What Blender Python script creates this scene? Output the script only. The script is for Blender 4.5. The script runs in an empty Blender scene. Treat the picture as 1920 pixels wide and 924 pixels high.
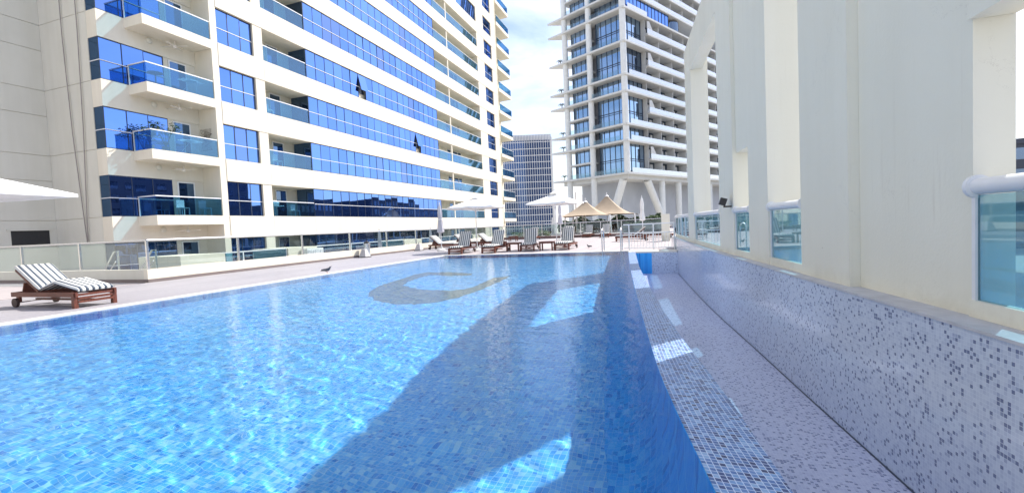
import bpy, bmesh, math, random
import numpy as np
from mathutils import Vector, Matrix
random.seed(7)
S = bpy.context.scene
COL = S.collection
R = math.radians
# ------------------------------------------------------------------ camera
cam_d = bpy.data.cameras.new('camera')
cam = bpy.data.objects.new('camera', cam_d); COL.objects.link(cam); S.camera = cam
F_PX, YAW, PITCH, ROLL, EYE = 854.17, .34021, .04259, -.04495, 1.2
def _rot():
    c, s = math.cos(YAW), math.sin(YAW); Ry = Matrix(((c, 0, s), (0, 1, 0), (-s, 0, c)))
    c, s = math.cos(PITCH), math.sin(PITCH); Rx = Matrix(((1, 0, 0), (0, c, -s), (0, s, c)))
    c, s = math.cos(ROLL), math.sin(ROLL); Rz = Matrix(((c, -s, 0), (s, c, 0), (0, 0, 1)))
    return Rz @ Rx @ Ry
M_ = _rot()
right = Vector((M_[0][0], M_[0][2], -M_[0][1])); down = Vector((M_[1][0], M_[1][2], -M_[1][1])); fwd = Vector((M_[2][0], M_[2][2], -M_[2][1]))
cm = Matrix((right, -down, -fwd)).transposed().to_4x4(); cm.translation = (0, 0, EYE)
cam.matrix_world = cm
cam_d.sensor_width = 36; cam_d.sensor_fit = 'HORIZONTAL'; cam_d.lens = F_PX / 1920 * 36
cam_d.clip_start = .05; cam_d.clip_end = 4000
# ------------------------------------------------------------------ light
SUN_AZ, SUN_EL = R(35.0), R(47.5)          # azimuth from +Y towards +X
W = bpy.data.worlds.new('World'); S.world = W; W.use_nodes = True
nt = W.node_tree; nt.nodes.clear()
out = nt.nodes.new('ShaderNodeOutputWorld'); bg = nt.nodes.new('ShaderNodeBackground')
sky = nt.nodes.new('ShaderNodeTexSky'); sky.sky_type = 'NISHITA'; sky.sun_disc = False
sky.sun_elevation = SUN_EL; sky.sun_rotation = SUN_AZ; sky.air_density = 1.0; sky.dust_density = 1.6; sky.ozone_density = 1.5
tc = nt.nodes.new('ShaderNodeTexCoord'); mp = nt.nodes.new('ShaderNodeMapping'); mp.inputs['Scale'].default_value = (1, 1, 2.6)
nz = nt.nodes.new('ShaderNodeTexNoise'); nz.inputs['Scale'].default_value = 3.1; nz.inputs['Detail'].default_value = 9; nz.inputs['Roughness'].default_value = .58; nz.inputs['Distortion'].default_value = .25
cr = nt.nodes.new('ShaderNodeValToRGB'); cr.color_ramp.elements[0].position = .36; cr.color_ramp.elements[1].position = .78
mixc = nt.nodes.new('ShaderNodeMix'); mixc.data_type = 'RGBA'; mixc.inputs[7].default_value = (8.6, 8.8, 10.6, 1)
mul = nt.nodes.new('ShaderNodeMath'); mul.operation = 'MULTIPLY'; mul.inputs[1].default_value = .8
L = nt.links.new
L(tc.outputs['Generated'], mp.inputs[0]); L(mp.outputs[0], nz.inputs[0]); L(nz.outputs[0], cr.inputs[0]); L(cr.outputs[0], mul.inputs[0])
L(mul.outputs[0], mixc.inputs[0]); L(sky.outputs[0], mixc.inputs[6]); L(mixc.outputs[2], bg.inputs[0]); L(bg.outputs[0], out.inputs[0])
bg.inputs[1].default_value = .128
sl = bpy.data.lights.new('sun', 'SUN'); sl.energy = 4.1; sl.angle = R(.5); sl.color = (1, .955, .88)
sl.cycles.is_caustics_light = True
sun = bpy.data.objects.new('sun', sl); COL.objects.link(sun)
sdir = Vector((math.sin(SUN_AZ) * math.cos(SUN_EL), math.cos(SUN_AZ) * math.cos(SUN_EL), math.sin(SUN_EL)))
sun.rotation_euler = sdir.to_track_quat('Z', 'Y').to_euler(); sun.location = (20, 30, 60)
S.view_settings.view_transform = 'Standard'; S.view_settings.look = 'None'; S.view_settings.exposure = .75; S.view_settings.gamma = 1
S.render.engine = 'CYCLES'; S.cycles.max_bounces = 8; S.cycles.transparent_max_bounces = 16; S.cycles.caustics_reflective = False; S.cycles.caustics_refractive = True
S.cycles.use_denoising = True; S.cycles.sample_clamp_indirect = 6
# ------------------------------------------------------------------ materials
class Mt:
    def __init__(s, name, rough=.6, base=(.5, .5, .5), metal=0, spec=.5):
        s.m = bpy.data.materials.new(name); s.m.use_nodes = True; s.nt = s.m.node_tree
        s.b = s.nt.nodes['Principled BSDF']; s.out = s.nt.nodes['Material Output']
        s.b.inputs['Base Color'].default_value = (*base, 1); s.b.inputs['Roughness'].default_value = rough
        s.b.inputs['Metallic'].default_value = metal; s.b.inputs['Specular IOR Level'].default_value = spec
    def n(s, t, **k):
        x = s.nt.nodes.new(t)
        for a, v in k.items(): setattr(x, a, v)
        return x
    def l(s, a, b): s.nt.links.new(a, b)
    def coord(s, which='Object', scale=(1, 1, 1)):
        t = s.n('ShaderNodeTexCoord'); m = s.n('ShaderNodeMapping'); m.inputs['Scale'].default_value = scale
        s.l(t.outputs[which], m.inputs[0]); return m.outputs[0]
    def noise(s, co, scale, detail=4, rough=.55, dist=0):
        x = s.n('ShaderNodeTexNoise'); x.inputs['Scale'].default_value = scale; x.inputs['Detail'].default_value = detail
        x.inputs['Roughness'].default_value = rough; x.inputs['Distortion'].default_value = dist; s.l(co, x.inputs['Vector']); return x
    def ramp(s, f, stops, interp='LINEAR'):
        x = s.n('ShaderNodeValToRGB'); e = x.color_ramp; e.interpolation = interp
        while len(e.elements) < len(stops): e.elements.new(.5)
        for q, (p, c) in zip(e.elements, stops): q.position = p; q.color = (*c, 1) if len(c) == 3 else c
        s.l(f, x.inputs[0]); return x.outputs[0]
    def mix(s, f, a, b, mode='MIX'):
        x = s.n('ShaderNodeMix', data_type='RGBA', blend_type=mode)
        for v, i in ((f, 0), (a, 6), (b, 7)):
            if hasattr(v, 'links'): s.l(v, x.inputs[i])
            elif i == 0: x.inputs[0].default_value = v
            else: x.inputs[i].default_value = (*v, 1)
        return x.outputs[2]
    def math(s, op, a, b=None, c=None):
        x = s.n('ShaderNodeMath', operation=op)
        for i, v in enumerate((a, b, c)):
            if v is None: continue
            if hasattr(v, 'links'): s.l(v, x.inputs[i])
            else: x.inputs[i].default_value = v
        return x.outputs[0]
    def bump(s, h, strength=.3, dist=.01):
        x = s.n('ShaderNodeBump'); x.inputs['Strength'].default_value = strength; x.inputs['Distance'].default_value = dist
        s.l(h, x.inputs['Height']); s.l(x.outputs[0], s.b.inputs['Normal']); return x.outputs[0]

def plain(name, base, rough=.6, var=.08, scale=3, metal=0, bump=0, spec=.5):
    t = Mt(name, rough, base, metal, spec); co = t.coord()
    n = t.noise(co, scale, 5)
    lo = tuple(c * (1 - var) for c in base); hi = tuple(min(1, c * (1 + var)) for c in base)
    t.l(t.ramp(n.outputs[0], [(.3, lo), (.7, hi)]), t.b.inputs['Base Color'])
    if bump: t.bump(t.noise(co, scale * 12, 3).outputs[0], bump, .005)
    return t.m
def plaster(name, base, dirt=.12, stain=0):
    t = Mt(name, .85, base, 0, .25); co = t.coord()
    a = t.noise(co, .45, 6, .6); b = t.noise(t.coord(scale=(1.6, 1.6, .12)), 1.2, 5, .6)
    c1 = t.ramp(a.outputs[0], [(.3, tuple(c * (1 - dirt) for c in base)), (.65, base)])
    c2 = t.ramp(b.outputs[0], [(.35, (.90, .89, .86)), (.6, (1, 1, 1))])
    c = t.mix(.3 if stain else .45, c1, t.mix(1, c1, c2, 'MULTIPLY'))
    if stain:
        g = t.noise(co, 2.3, 8, .7, .6)
        z = t.n('ShaderNodeSeparateXYZ'); t.l(t.coord(), z.inputs[0])
        low = t.math('MULTIPLY_ADD', z.outputs[2], -2.8, 1.85); low = t.math('MULTIPLY', low, t.ramp(g.outputs[0], [(.45, (0, 0, 0)), (.62, (1, 1, 1))]))
        cl = t.n('ShaderNodeClamp'); t.l(low, cl.inputs[0])
        c = t.mix(t.math('MULTIPLY', cl.outputs[0], .55), c, (.46, .42, .33))
        d = t.noise(co, 5.1, 7, .75, .3)
        c = t.mix(t.ramp(d.outputs[0], [(.70, (0, 0, 0)), (.74, (.8, .8, .8))]), c, (.33, .28, .2))
        vo = t.n('ShaderNodeTexVoronoi', feature='DISTANCE_TO_EDGE'); vo.inputs['Scale'].default_value = .9; wv = t.noise(co, 3, 6, .7)
        va = t.n('ShaderNodeVectorMath', operation='ADD'); t.l(co, va.inputs[0]); t.l(wv.outputs['Color'], va.inputs[1]); t.l(va.outputs[0], vo.inputs['Vector'])
        ms = t.noise(co, .8, 3); ck = t.math('MULTIPLY', t.math('LESS_THAN', vo.outputs[0], .0016), t.ramp(ms.outputs[0], [(.58, (0, 0, 0)), (.66, (.45, .45, .45))]))
        c = t.mix(ck, c, (.36, .33, .28))
        dr = t.noise(t.coord(scale=(7, 7, .35)), 1.6, 4, .6); dm = t.math('MULTIPLY', t.ramp(dr.outputs[0], [(.60, (0, 0, 0)), (.75, (.35, .35, .35))]), t.ramp(a.outputs[0], [(.45, (0, 0, 0)), (.6, (1, 1, 1))]))
        c = t.mix(dm, c, (.55, .50, .42))
    t.l(c, t.b.inputs['Base Color']); t.bump(t.noise(co, 35, 4).outputs[0], .25, .006)
    return t.m
def glass_reflect(name, tint, diff, mixf=.8, rough=.015, wav=.0):
    t = Mt(name); nt = t.nt; nt.nodes.remove(t.b)
    g = t.n('ShaderNodeBsdfGlossy'); g.inputs['Color'].default_value = (*tint, 1); g.inputs['Roughness'].default_value = rough
    d = t.n('ShaderNodeBsdfDiffuse'); d.inputs['Color'].default_value = (*diff, 1)
    m = t.n('ShaderNodeMixShader'); m.inputs[0].default_value = mixf
    co = t.coord(); b = t.n('ShaderNodeBump'); b.inputs['Strength'].default_value = wav; b.inputs['Distance'].default_value = .02
    t.l(t.noise(co, .9, 2).outputs[0], b.inputs['Height']); t.l(b.outputs[0], g.inputs['Normal'])
    oi = t.n('ShaderNodeObjectInfo'); t.l(t.ramp(oi.outputs['Random'], [(0, tuple(c * .84 for c in tint)), (.85, tuple(min(1, c * 1.05) for c in tint)), (.93, tuple(c * .66 + .06 for c in tint))]), g.inputs['Color'])
    t.l(d.outputs[0], m.inputs[1]); t.l(g.outputs[0], m.inputs[2]); t.l(m.outputs[0], t.out.inputs[0]); return t.m
def glass_clear(name, tint, gl=(.9, .95, 1), ior=1.5, extra=.05, film=None):
    t = Mt(name); t.nt.nodes.remove(t.b)
    tr = t.n('ShaderNodeBsdfTransparent'); tr.inputs[0].default_value = (*tint, 1)
    g = t.n('ShaderNodeBsdfGlossy'); g.inputs['Color'].default_value = (*gl, 1); g.inputs['Roughness'].default_value = .02
    f = t.n('ShaderNodeLayerWeight'); f.inputs[0].default_value = .5; fr_ = t.math('POWER', f.outputs['Facing'], 4.5)
    m = t.n('ShaderNodeMixShader'); t.l(t.math('MULTIPLY_ADD', fr_, .9, .04 + extra), m.inputs[0])
    if film:
        d = t.n('ShaderNodeBsdfDiffuse'); d.inputs[0].default_value = (*film[1], 1); m2 = t.n('ShaderNodeMixShader'); m2.inputs[0].default_value = film[0]
        t.l(tr.outputs[0], m2.inputs[1]); t.l(d.outputs[0], m2.inputs[2]); tr = m2
    t.l(tr.outputs[0], m.inputs[1]); t.l(g.outputs[0], m.inputs[2]); t.l(m.outputs[0], t.out.inputs[0]); return t.m
def mosaic(name, size, stops, grout, rough=.25, coord='Object', warp=0, gw=.08, blotch=None, vertical=False):
    t = Mt(name, rough, spec=.5); co = t.coord(coord)
    if warp:
        n = t.noise(co, 3.2, 2, .5); n2 = t.n('ShaderNodeVectorMath', operation='SUBTRACT'); t.l(n.outputs['Color'], n2.inputs[0]); n2.inputs[1].default_value = (.5, .5, .5)
        n3 = t.n('ShaderNodeVectorMath', operation='SCALE'); t.l(n2.outputs[0], n3.inputs[0]); n3.inputs['Scale'].default_value = warp
        n4 = t.n('ShaderNodeVectorMath', operation='ADD'); t.l(co, n4.inputs[0]); t.l(n3.outputs[0], n4.inputs[1]); co = n4.outputs[0]
    s = t.n('ShaderNodeVectorMath', operation='SCALE'); t.l(co, s.inputs[0]); s.inputs['Scale'].default_value = 1 / size
    off = t.n('ShaderNodeVectorMath', operation='ADD'); t.l(s.outputs[0], off.inputs[0]); off.inputs[1].default_value = (.37, .21, .43)
    fl = t.n('ShaderNodeVectorMath', operation='FLOOR'); t.l(off.outputs[0], fl.inputs[0])
    if not vertical:
        mm = t.n('ShaderNodeVectorMath', operation='MULTIPLY'); t.l(fl.outputs[0], mm.inputs[0]); mm.inputs[1].default_value = (1, 1, 0); flo = mm.outputs[0]
    else: flo = fl.outputs[0]
    w = t.n('ShaderNodeTexWhiteNoise', noise_dimensions='3D'); t.l(flo, w.inputs[0])
    fac = w.outputs[0]
    c = t.ramp(fac, stops, 'CONSTANT')
    fr = t.n('ShaderNodeVectorMath', operation='FRACTION'); t.l(off.outputs[0], fr.inputs[0])
    sx = t.n('ShaderNodeSeparateXYZ'); t.l(fr.outputs[0], sx.inputs[0])
    def edge(o): return t.math('LESS_THAN', t.math('SUBTRACT', .5, t.math('ABSOLUTE', t.math('SUBTRACT', o, .5))), gw)
    g = t.math('MAXIMUM', edge(sx.outputs[0]), edge(sx.outputs[1]))
    c = t.mix(g, c, grout)
    if blotch:
        b = t.noise(co, blotch[0], 3); c = t.mix(1, c, t.ramp(b.outputs[0], [(.35, blotch[1]), (.65, (1, 1, 1))]), 'MULTIPLY')
    t.l(c, t.b.inputs['Base Color']); t.bump(t.math('SUBTRACT', 1, g), .35, .002)
    return t.m

PL = plaster('cream_plaster', (.80, .745, .625), .07)
PLC = plaster('weathered_plaster', (.80, .785, .69), .05, 1)
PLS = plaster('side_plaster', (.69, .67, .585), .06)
WHITE = plain('white_paint', (.82, .82, .80), .5, .04, 4)
WHITEM = plain('white_metal', (.75, .76, .78), .3, .04, 8)
STEEL = plain('brushed_steel', (.62, .63, .64), .25, .08, 20, metal=.9)
DARKM = plain('dark_frame', (.03, .045, .08), .4, .1, 8)
BLACK = plain('black_plastic', (.02, .02, .022), .5, .1, 9)
GB = glass_reflect('blue_mirror_glass', (.165, .315, .76), (.01, .03, .12), .9, .012, .02)
GBD = glass_reflect('dark_blue_glass', (.14, .24, .42), (.012, .03, .06), .7, .02, .01)
GT = glass_reflect('tower_glass', (.50, .66, .88), (.06, .11, .17), .72, .02, .02)
GTD = glass_reflect('tower_dark_glass', (.30, .39, .52), (.04, .055, .085), .55, .03, .01)
GR = glass_clear('balcony_glass', (.42, .68, .82), (.42, .62, .85), 1.5, .13)
GC = glass_clear('clear_fence_glass', (.80, .87, .87), (.9, .95, 1), 1.45, .03)
GG = glass_clear('teal_glass', (.50, .72, .80), (.85, .95, 1), 1.5, .05, (.16, (.25, .52, .64)))
GW = glass_clear('pale_balustrade_glass', (.62, .68, .78), (.95, .97, 1), 1.5, .30, (.45, (.85, .88, .95)))
SLAB = plain('tower_concrete', (.68, .69, .68), .7, .05, .6)
COLM = plain('tower_column_paint', (.80, .82, .81), .6, .05, 1)
GREYW = plain('podium_wall', (.52, .55, .60), .8, .05, .4)
COPE = plain('cream_coping_stone', (.74, .70, .62), .5, .07, 9, bump=.1)
FABW = plain('white_canvas', (.86, .86, .85), .9, .03, 3)
FABG = plain('grey_canvas', (.55, .55, .60), .9, .06, 5)
FABT = plain('tan_canvas', (.42, .335, .245), .9, .06, 2)
WOODM = None
def wood():
    t = Mt('red_hardwood', .45); co = t.coord(scale=(1, 9, 9)); n = t.noise(co, 3, 6, .6, .4)
    t.l(t.ramp(n.outputs[0], [(.3, (.085, .022, .014)), (.7, (.20, .058, .032))]), t.b.inputs['Base Color']); return t.m
WOODM = wood()
def stripes():
    t = Mt('striped_cushion_cloth', .9, spec=.2); co = t.coord(); s = t.n('ShaderNodeSeparateXYZ'); t.l(co, s.inputs[0])
    f = t.math('FRACT', t.math('MULTIPLY_ADD', s.outputs[1], 1 / .105, .25))
    c = t.ramp(f, [(0, (.76, .75, .70)), (.48, (.045, .06, .09)), (.60, (.22, .26, .30)), (.68, (.045, .06, .09)), (.92, (.76, .75, .70))], 'CONSTANT')
    n = t.noise(co, 14, 4); t.l(t.mix(1, c, t.ramp(n.outputs[0], [(.3, (.86, .86, .86)), (.7, (1, 1, 1))]), 'MULTIPLY'), t.b.inputs['Base Color'])
    t.bump(t.noise(co, 9, 3).outputs[0], .3, .01); return t.m
STRIPE = stripes()
PIPING = plain('dark_piping', (.05, .06, .09), .8)
def deckm(name, c1, c2, size, lengthwise=True):
    t = Mt(name, .55, spec=.35); co = t.coord()
    s = t.n('ShaderNodeSeparateXYZ'); t.l(co, s.inputs[0])
    row = t.math('FLOOR', t.math('DIVIDE', s.outputs[0], size)); w = t.n('ShaderNodeTexWhiteNoise', noise_dimensions='1D'); t.l(row, w.inputs['W'])
    fr = t.math('FRACT', t.math('DIVIDE', s.outputs[0], size)); g = t.math('LESS_THAN', fr, .05)
    yy = t.math('FRACT', t.math('ADD', t.math('DIVIDE', s.outputs[1], size * (7 if lengthwise else 1)), t.math('MULTIPLY', w.outputs[0], 1 if lengthwise else 0)))
    g = t.math('MAXIMUM', g, t.math('LESS_THAN', yy, .01 if lengthwise else .05))
    n = t.noise(t.coord(scale=(4, .5, 1)), 2.5, 6, .65)
    c = t.mix(n.outputs[0], c1, c2); c = t.mix(t.math('MULTIPLY', w.outputs[0], .5), c, tuple(v * .86 for v in c1))
    c = t.mix(g, c, tuple(v * .55 for v in c1)); st = t.noise(co, .5, 5, .6)
    c = t.mix(1, c, t.ramp(st.outputs[0], [(.3, (.84, .84, .86)), (.65, (1, 1, 1))]), 'MULTIPLY')
    t.l(c, t.b.inputs['Base Color']); t.bump(t.math('SUBTRACT', 1, g), .3, .003); return t.m
DECK = deckm('lilac_grey_deck', (.33, .315, .335), (.44, .42, .44), .145)
PAVE = deckm('pink_grey_paving', (.45, .40, .40), (.55, .495, .49), .2, False)
BLUES = [(0, (.10, .27, .62)), (.18, (.17, .40, .78)), (.36, (.05, .17, .50)), (.5, (.24, .50, .84)), (.66, (.12, .32, .70)), (.8, (.40, .64, .90)), (.93, (.04, .12, .40))]
POOLT = mosaic('pool_floor_mosaic', .04, [(0, (.09, .46, .93)), (.2, (.14, .52, .96)), (.42, (.04, .37, .86)), (.55, (.20, .59, .98)), (.7, (.09, .47, .93)), (.85, (.38, .70, .98)), (.95, (.02, .28, .76))], (.42, .70, .98), .4, warp=0, gw=.05, blotch=(1.7, (.78, .84, .9)))
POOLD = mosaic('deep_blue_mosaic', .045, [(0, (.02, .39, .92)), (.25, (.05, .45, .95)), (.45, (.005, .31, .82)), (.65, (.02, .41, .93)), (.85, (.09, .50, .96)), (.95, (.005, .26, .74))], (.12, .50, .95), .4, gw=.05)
MOTIF = mosaic('sand_mosaic', .045, [(0, (.13, .19, .22)), (.4, (.18, .24, .26)), (.7, (.09, .14, .18))], (.20, .26, .28), .4)
RIMT = mosaic('blue_rim_mosaic', .03, [(0, (.05, .13, .36)), (.2, (.10, .22, .50)), (.4, (.02, .06, .22)), (.52, (.15, .31, .60)), (.7, (.06, .16, .43)), (.82, (.25, .41, .66)), (.92, (.01, .03, .14))], (.56, .66, .84), .3, coord='UV', gw=.07)
WALLT = mosaic('lilac_wall_mosaic', .025, [(0, (.54, .61, .74)), (.35, (.49, .56, .70)), (.62, (.58, .65, .77)), (.80, (.38, .44, .60)), (.87, (.18, .215, .345)), (.985, (.28, .33, .47))], (.64, .71, .82), .12, coord='UV', gw=.06)
CHANT = mosaic('lilac_floor_mosaic', .025, [(0, (.52, .56, .72)), (.35, (.47, .51, .68)), (.62, (.56, .60, .75)), (.78, (.36, .39, .56)), (.85, (.22, .25, .40))], (.60, .64, .78), .2, coord='Object', gw=.06)
LEAF = plain('leaf_green', (.07, .13, .035), .6, .45, 2.5)
LEAFD = plain('dark_leaf', (.035, .075, .03), .6, .5, 1.5)
BARK = plain('bark', (.16, .11, .07), .9, .2, 6)
GROUND = plain('city_ground', (.46, .42, .36), .9, .15, .05)
ASPH = plain('asphalt', (.055, .055, .06), .8, .15, .6)
def water():
    t = Mt('pool_water'); t.nt.nodes.remove(t.b); co = t.coord()
    b = t.noise(t.coord(scale=(1, 1.1, 1)), 14, 2, .5)
    bp = t.n('ShaderNodeBump'); bp.inputs['Strength'].default_value = 1; bp.inputs['Distance'].default_value = .0035; t.l(b.outputs[0], bp.inputs['Height'])
    f = t.n('ShaderNodeFresnel'); f.inputs[0].default_value = 1.33
    tr = t.n('ShaderNodeBsdfRefraction'); tr.inputs['Color'].default_value = (.76, .94, 1.0, 1); tr.inputs['Roughness'].default_value = 0; tr.inputs['IOR'].default_value = 1.33
    g = t.n('ShaderNodeBsdfGlossy'); g.inputs['Roughness'].default_value = .01; t.l(bp.outputs[0], g.inputs['Normal'])
    m = t.n('ShaderNodeMixShader'); t.l(f.outputs[0], m.inputs[0]); t.l(tr.outputs[0], m.inputs[1]); t.l(g.outputs[0], m.inputs[2]); t.l(m.outputs[0], t.out.inputs[0]); return t.m
WATER = water()
# ------------------------------------------------------------------ builders
class MB:
    def __init__(s): s.v = []; s.f = []; s.uv = None; s.smooth = False
    def poly(s, pts):
        i = len(s.v); s.v += [tuple(p) for p in pts]; s.f.append(tuple(range(i, i + len(pts))))
    def box(s, x0, x1, y0, y1, z0, z1):
        i = len(s.v)
        s.v += [(x0, y0, z0), (x1, y0, z0), (x1, y1, z0), (x0, y1, z0), (x0, y0, z1), (x1, y0, z1), (x1, y1, z1), (x0, y1, z1)]
        s.f += [tuple(i + k for k in q) for q in ((0, 3, 2, 1), (4, 5, 6, 7), (0, 1, 5, 4), (1, 2, 6, 5), (2, 3, 7, 6), (3, 0, 4, 7))]; return s
    def obox(s, c, ax, ay, az, hx, hy, hz):
        i = len(s.v); c, ax, ay, az = map(Vector, (c, ax, ay, az))
        for sz in (-1, 1):
            for sx, sy in ((-1, -1), (1, -1), (1, 1), (-1, 1)): s.v.append(tuple(c + ax * hx * sx + ay * hy * sy + az * hz * sz))
        s.f += [tuple(i + k for k in q) for q in ((0, 3, 2, 1), (4, 5, 6, 7), (0, 1, 5, 4), (1, 2, 6, 5), (2, 3, 7, 6), (3, 0, 4, 7))]; return s
    def prism(s, pts, z0, z1):
        n = len(pts); i = len(s.v); s.v += [(x, y, z0) for x, y in pts] + [(x, y, z1) for x, y in pts]
        s.f.append(tuple(i + k for k in reversed(range(n)))); s.f.append(tuple(i + n + k for k in range(n)))
        for k in range(n): s.f.append((i + k, i + (k + 1) % n, i + n + (k + 1) % n, i + n + k))
        return s
    def tube(s, pts, r, n=8, cap=True):
        pts = [Vector(p) for p in pts]; rs = r if isinstance(r, (list, tuple)) else [r] * len(pts); i0 = len(s.v); up = None
        for k, p in enumerate(pts):
            d = ((pts[min(k + 1, len(pts) - 1)] - pts[max(k - 1, 0)])).normalized()
            if up is None: up = Vector((0, 0, 1)) if abs(d.z) < .9 else Vector((1, 0, 0))
            a = d.cross(up).normalized(); b = a.cross(d).normalized(); up = b
            for q in range(n):
                t = 2 * math.pi * q / n; s.v.append(tuple(p + (a * math.cos(t) + b * math.sin(t)) * rs[k]))
        for k in range(len(pts) - 1):
            for q in range(n):
                a = i0 + k * n + q; b = i0 + k * n + (q + 1) % n; s.f.append((a, b, b + n, a + n))
        if cap: s.f.append(tuple(i0 + q for q in reversed(range(n)))); s.f.append(tuple(i0 + (len(pts) - 1) * n + q for q in range(n)))
        return s
    def lathe(s, prof, n=16, c=(0, 0), star=None):
        i0 = len(s.v)
        for r, z in prof:
            for q in range(n):
                t = 2 * math.pi * q / n; rr = r * (star(q, n, z) if star else 1); s.v.append((c[0] + rr * math.cos(t), c[1] + rr * math.sin(t), z))
        for k in range(len(prof) - 1):
            for q in range(n):
                a = i0 + k * n + q; b = i0 + k * n + (q + 1) % n; s.f.append((a, b, b + n, a + n))
        return s
    def up(s, bm, name):
        if name.split('.')[0] in ('pool_water', 'pool_floor', 'pool_floor_border', 'channel_floor', 'overflow_rim_top'):
            for f in bm.faces:
                f.normal_update()
                if f.normal.z < 0: f.normal_flip()
    def mesh(s, name, mat):
        m = bpy.data.meshes.new(name); m.from_pydata(s.v, [], s.f); m.materials.append(mat)
        if s.uv:
            u = m.uv_layers.new(name='UVMap')
            for lp in m.loops: u.data[lp.index].uv = s.uv[lp.vertex_index]
        bm = bmesh.new(); bm.from_mesh(m); bmesh.ops.recalc_face_normals(bm, faces=bm.faces); s.up(bm, name); bm.to_mesh(m); bm.free()
        if s.smooth:
            for p in m.polygons: p.use_smooth = True
            try: m.set_sharp_from_angle(angle=R(40))
            except Exception: pass
        m.update(); return m
    def build(s, name, mat, parent=None, smooth=False, world=True):
        s.smooth = smooth; return link(name, s.mesh(name, mat), parent, world)
def link(name, mesh, parent=None, world=True, loc=None):
    o = bpy.data.objects.new(name, mesh); COL.objects.link(o)
    if parent:
        o.parent = parent
        if world:
            p = parent; off = Vector((0, 0, 0))
            while p: off += p.location; p = p.parent
            o.location = -off
    if loc is not None: o.location = (o.location + Vector(loc)) if (parent and world) else Vector(loc)
    return o
def tag(o, label=None, cat=None, group=None, kind=None):
    if label: o['label'] = label
    if cat: o['category'] = cat
    if group: o['group'] = group
    if kind: o['kind'] = kind
    return o
def thing(name, label, cat, loc=(0, 0, 0), rz=0, group=None):
    o = bpy.data.objects.new(name, None); COL.objects.link(o); o.location = loc; o.rotation_euler = (0, 0, rz); o.empty_display_size = .2
    return tag(o, label, cat, group)
def copy_tree(o, parent=None, loc=None, rz=None, label=None):
    c = o.copy(); COL.objects.link(c)
    if parent: c.parent = parent
    if loc is not None: c.location = loc
    if rz is not None: c.rotation_euler = (0, 0, rz)
    if label: c['label'] = label
    for ch in list(o.children): copy_tree(ch, c)
    return c
def B(x0, x1, y0, y1, z0, z1): return MB().box(x0, x1, y0, y1, z0, z1)
def struct(o): o['kind'] = 'structure'; return o
# ------------------------------------------------------------------ curves of the pool's right side
def interp(pts, y):
    pts = sorted(pts, key=lambda p: p[1])
    if y <= pts[0][1]: a, b = pts[0], pts[1]
    elif y >= pts[-1][1]: a, b = pts[-2], pts[-1]
    else:
        for a, b in zip(pts, pts[1:]):
            if a[1] <= y <= b[1]: break
    return a[0] + (b[0] - a[0]) * (y - a[1]) / (b[1] - a[1])
def smoothc(pts):
    def f(y):
        w = 0; t = 0
        for k in range(-4, 5):
            g = math.exp(-k * k / 6); t += g * interp(pts, y + k * .22); w += g
        return t / w
    return f
wallx = smoothc([(2.05, -1), (1.93, .5), (1.80, 2), (1.70, 3), (1.60, 4), (1.48, 5), (1.36, 6), (1.25, 7), (1.14, 8), (.90, 10), (.67, 12.3), (.40, 15.4), (.16, 18.4), (.02, 20.5), (-.2, 24)])
rim_in = smoothc([(.62, -1), (.42, .6), (.152, 2.1), (.028, 2.76), (-.128, 3.7), (-.30, 5.14), (-.677, 8.445), (-1.1, 12.4), (-1.63, 18.0), (-1.75, 19.3)])
rim_out = smoothc([(.86, -1), (.68, .6), (.464, 2.2), (.377, 2.92), (.291, 3.54), (.127, 4.49), (.042, 5.06), (-.18, 6.6), (-.46, 8.95), (-.855, 12.44), (-1.36, 18.0), (-1.48, 19.3)])
YS = [-3 + .25 * i for i in range(90)]
def ribbon(fa, fb, za, zb, y0, y1, step=.25, uvw=None):
    m = MB(); m.uv = []; n = int((y1 - y0) / step) + 1; s = 0; prev = None
    for i in range(n + 1):
        y = min(y1, y0 + i * step); a = (fa(y), y, za); b = (fb(y), y, zb)
        if prev: s += math.dist(prev, a)
        prev = a; m.v += [a, b]; w = math.dist(a, b); m.uv += [(s, 0), (s, w)]
    for i in range(n): m.f.append((2 * i, 2 * i + 2, 2 * i + 3, 2 * i + 1))
    return m
YF = 19.2     # far edge of the pool
PX = -10.2    # left edge of the pool
ZW, ZB = -.014, -1.18
# ---- setting: water, basin, rim, channel
def water_mesh():
    nx, ny = 380, 860; v = np.linspace(-3, YF, ny); u = np.linspace(0, 1, nx)
    xr = np.array([rim_in(float(y)) for y in v]); X = PX + u[None, :] * (xr[:, None] - PX); Y = np.repeat(v[:, None], nx, 1)
    rng = np.random.default_rng(5); Z = np.zeros_like(X)
    for k in range(54):
        wl = .085 * 2 ** (rng.random() * 2.6); a = rng.normal(R(62), .75); kx, ky = math.cos(a) * 2 * math.pi / wl, math.sin(a) * 2 * math.pi / wl
        ph = rng.random() * 6.28; env = .55 + .45 * np.sin(X * rng.uniform(.2, .9) + Y * rng.uniform(.2, .9) + rng.random() * 6)
        Z += env * WAVE * wl ** 1.15 * np.sin(kx * X + ky * Y + ph)
    co = np.stack([X, Y, ZW + Z], -1).reshape(-1, 3); idx = np.arange(nx * ny).reshape(ny, nx)
    f = np.stack([idx[:-1, :-1], idx[:-1, 1:], idx[1:, 1:], idx[1:, :-1]], -1).reshape(-1, 4)
    me = bpy.data.meshes.new('pool_water'); me.vertices.add(len(co)); me.vertices.foreach_set('co', co.ravel())
    me.loops.add(f.size); me.loops.foreach_set('vertex_index', f.ravel()); me.polygons.add(len(f)); me.polygons.foreach_set('loop_start', np.arange(0, f.size, 4)); me.polygons.foreach_set('loop_total', np.full(len(f), 4))
    me.polygons.foreach_set('use_smooth', np.ones(len(f), bool)); me.update(calc_edges=True); me.materials.append(WATER); return me
WAVE = .00125
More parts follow.
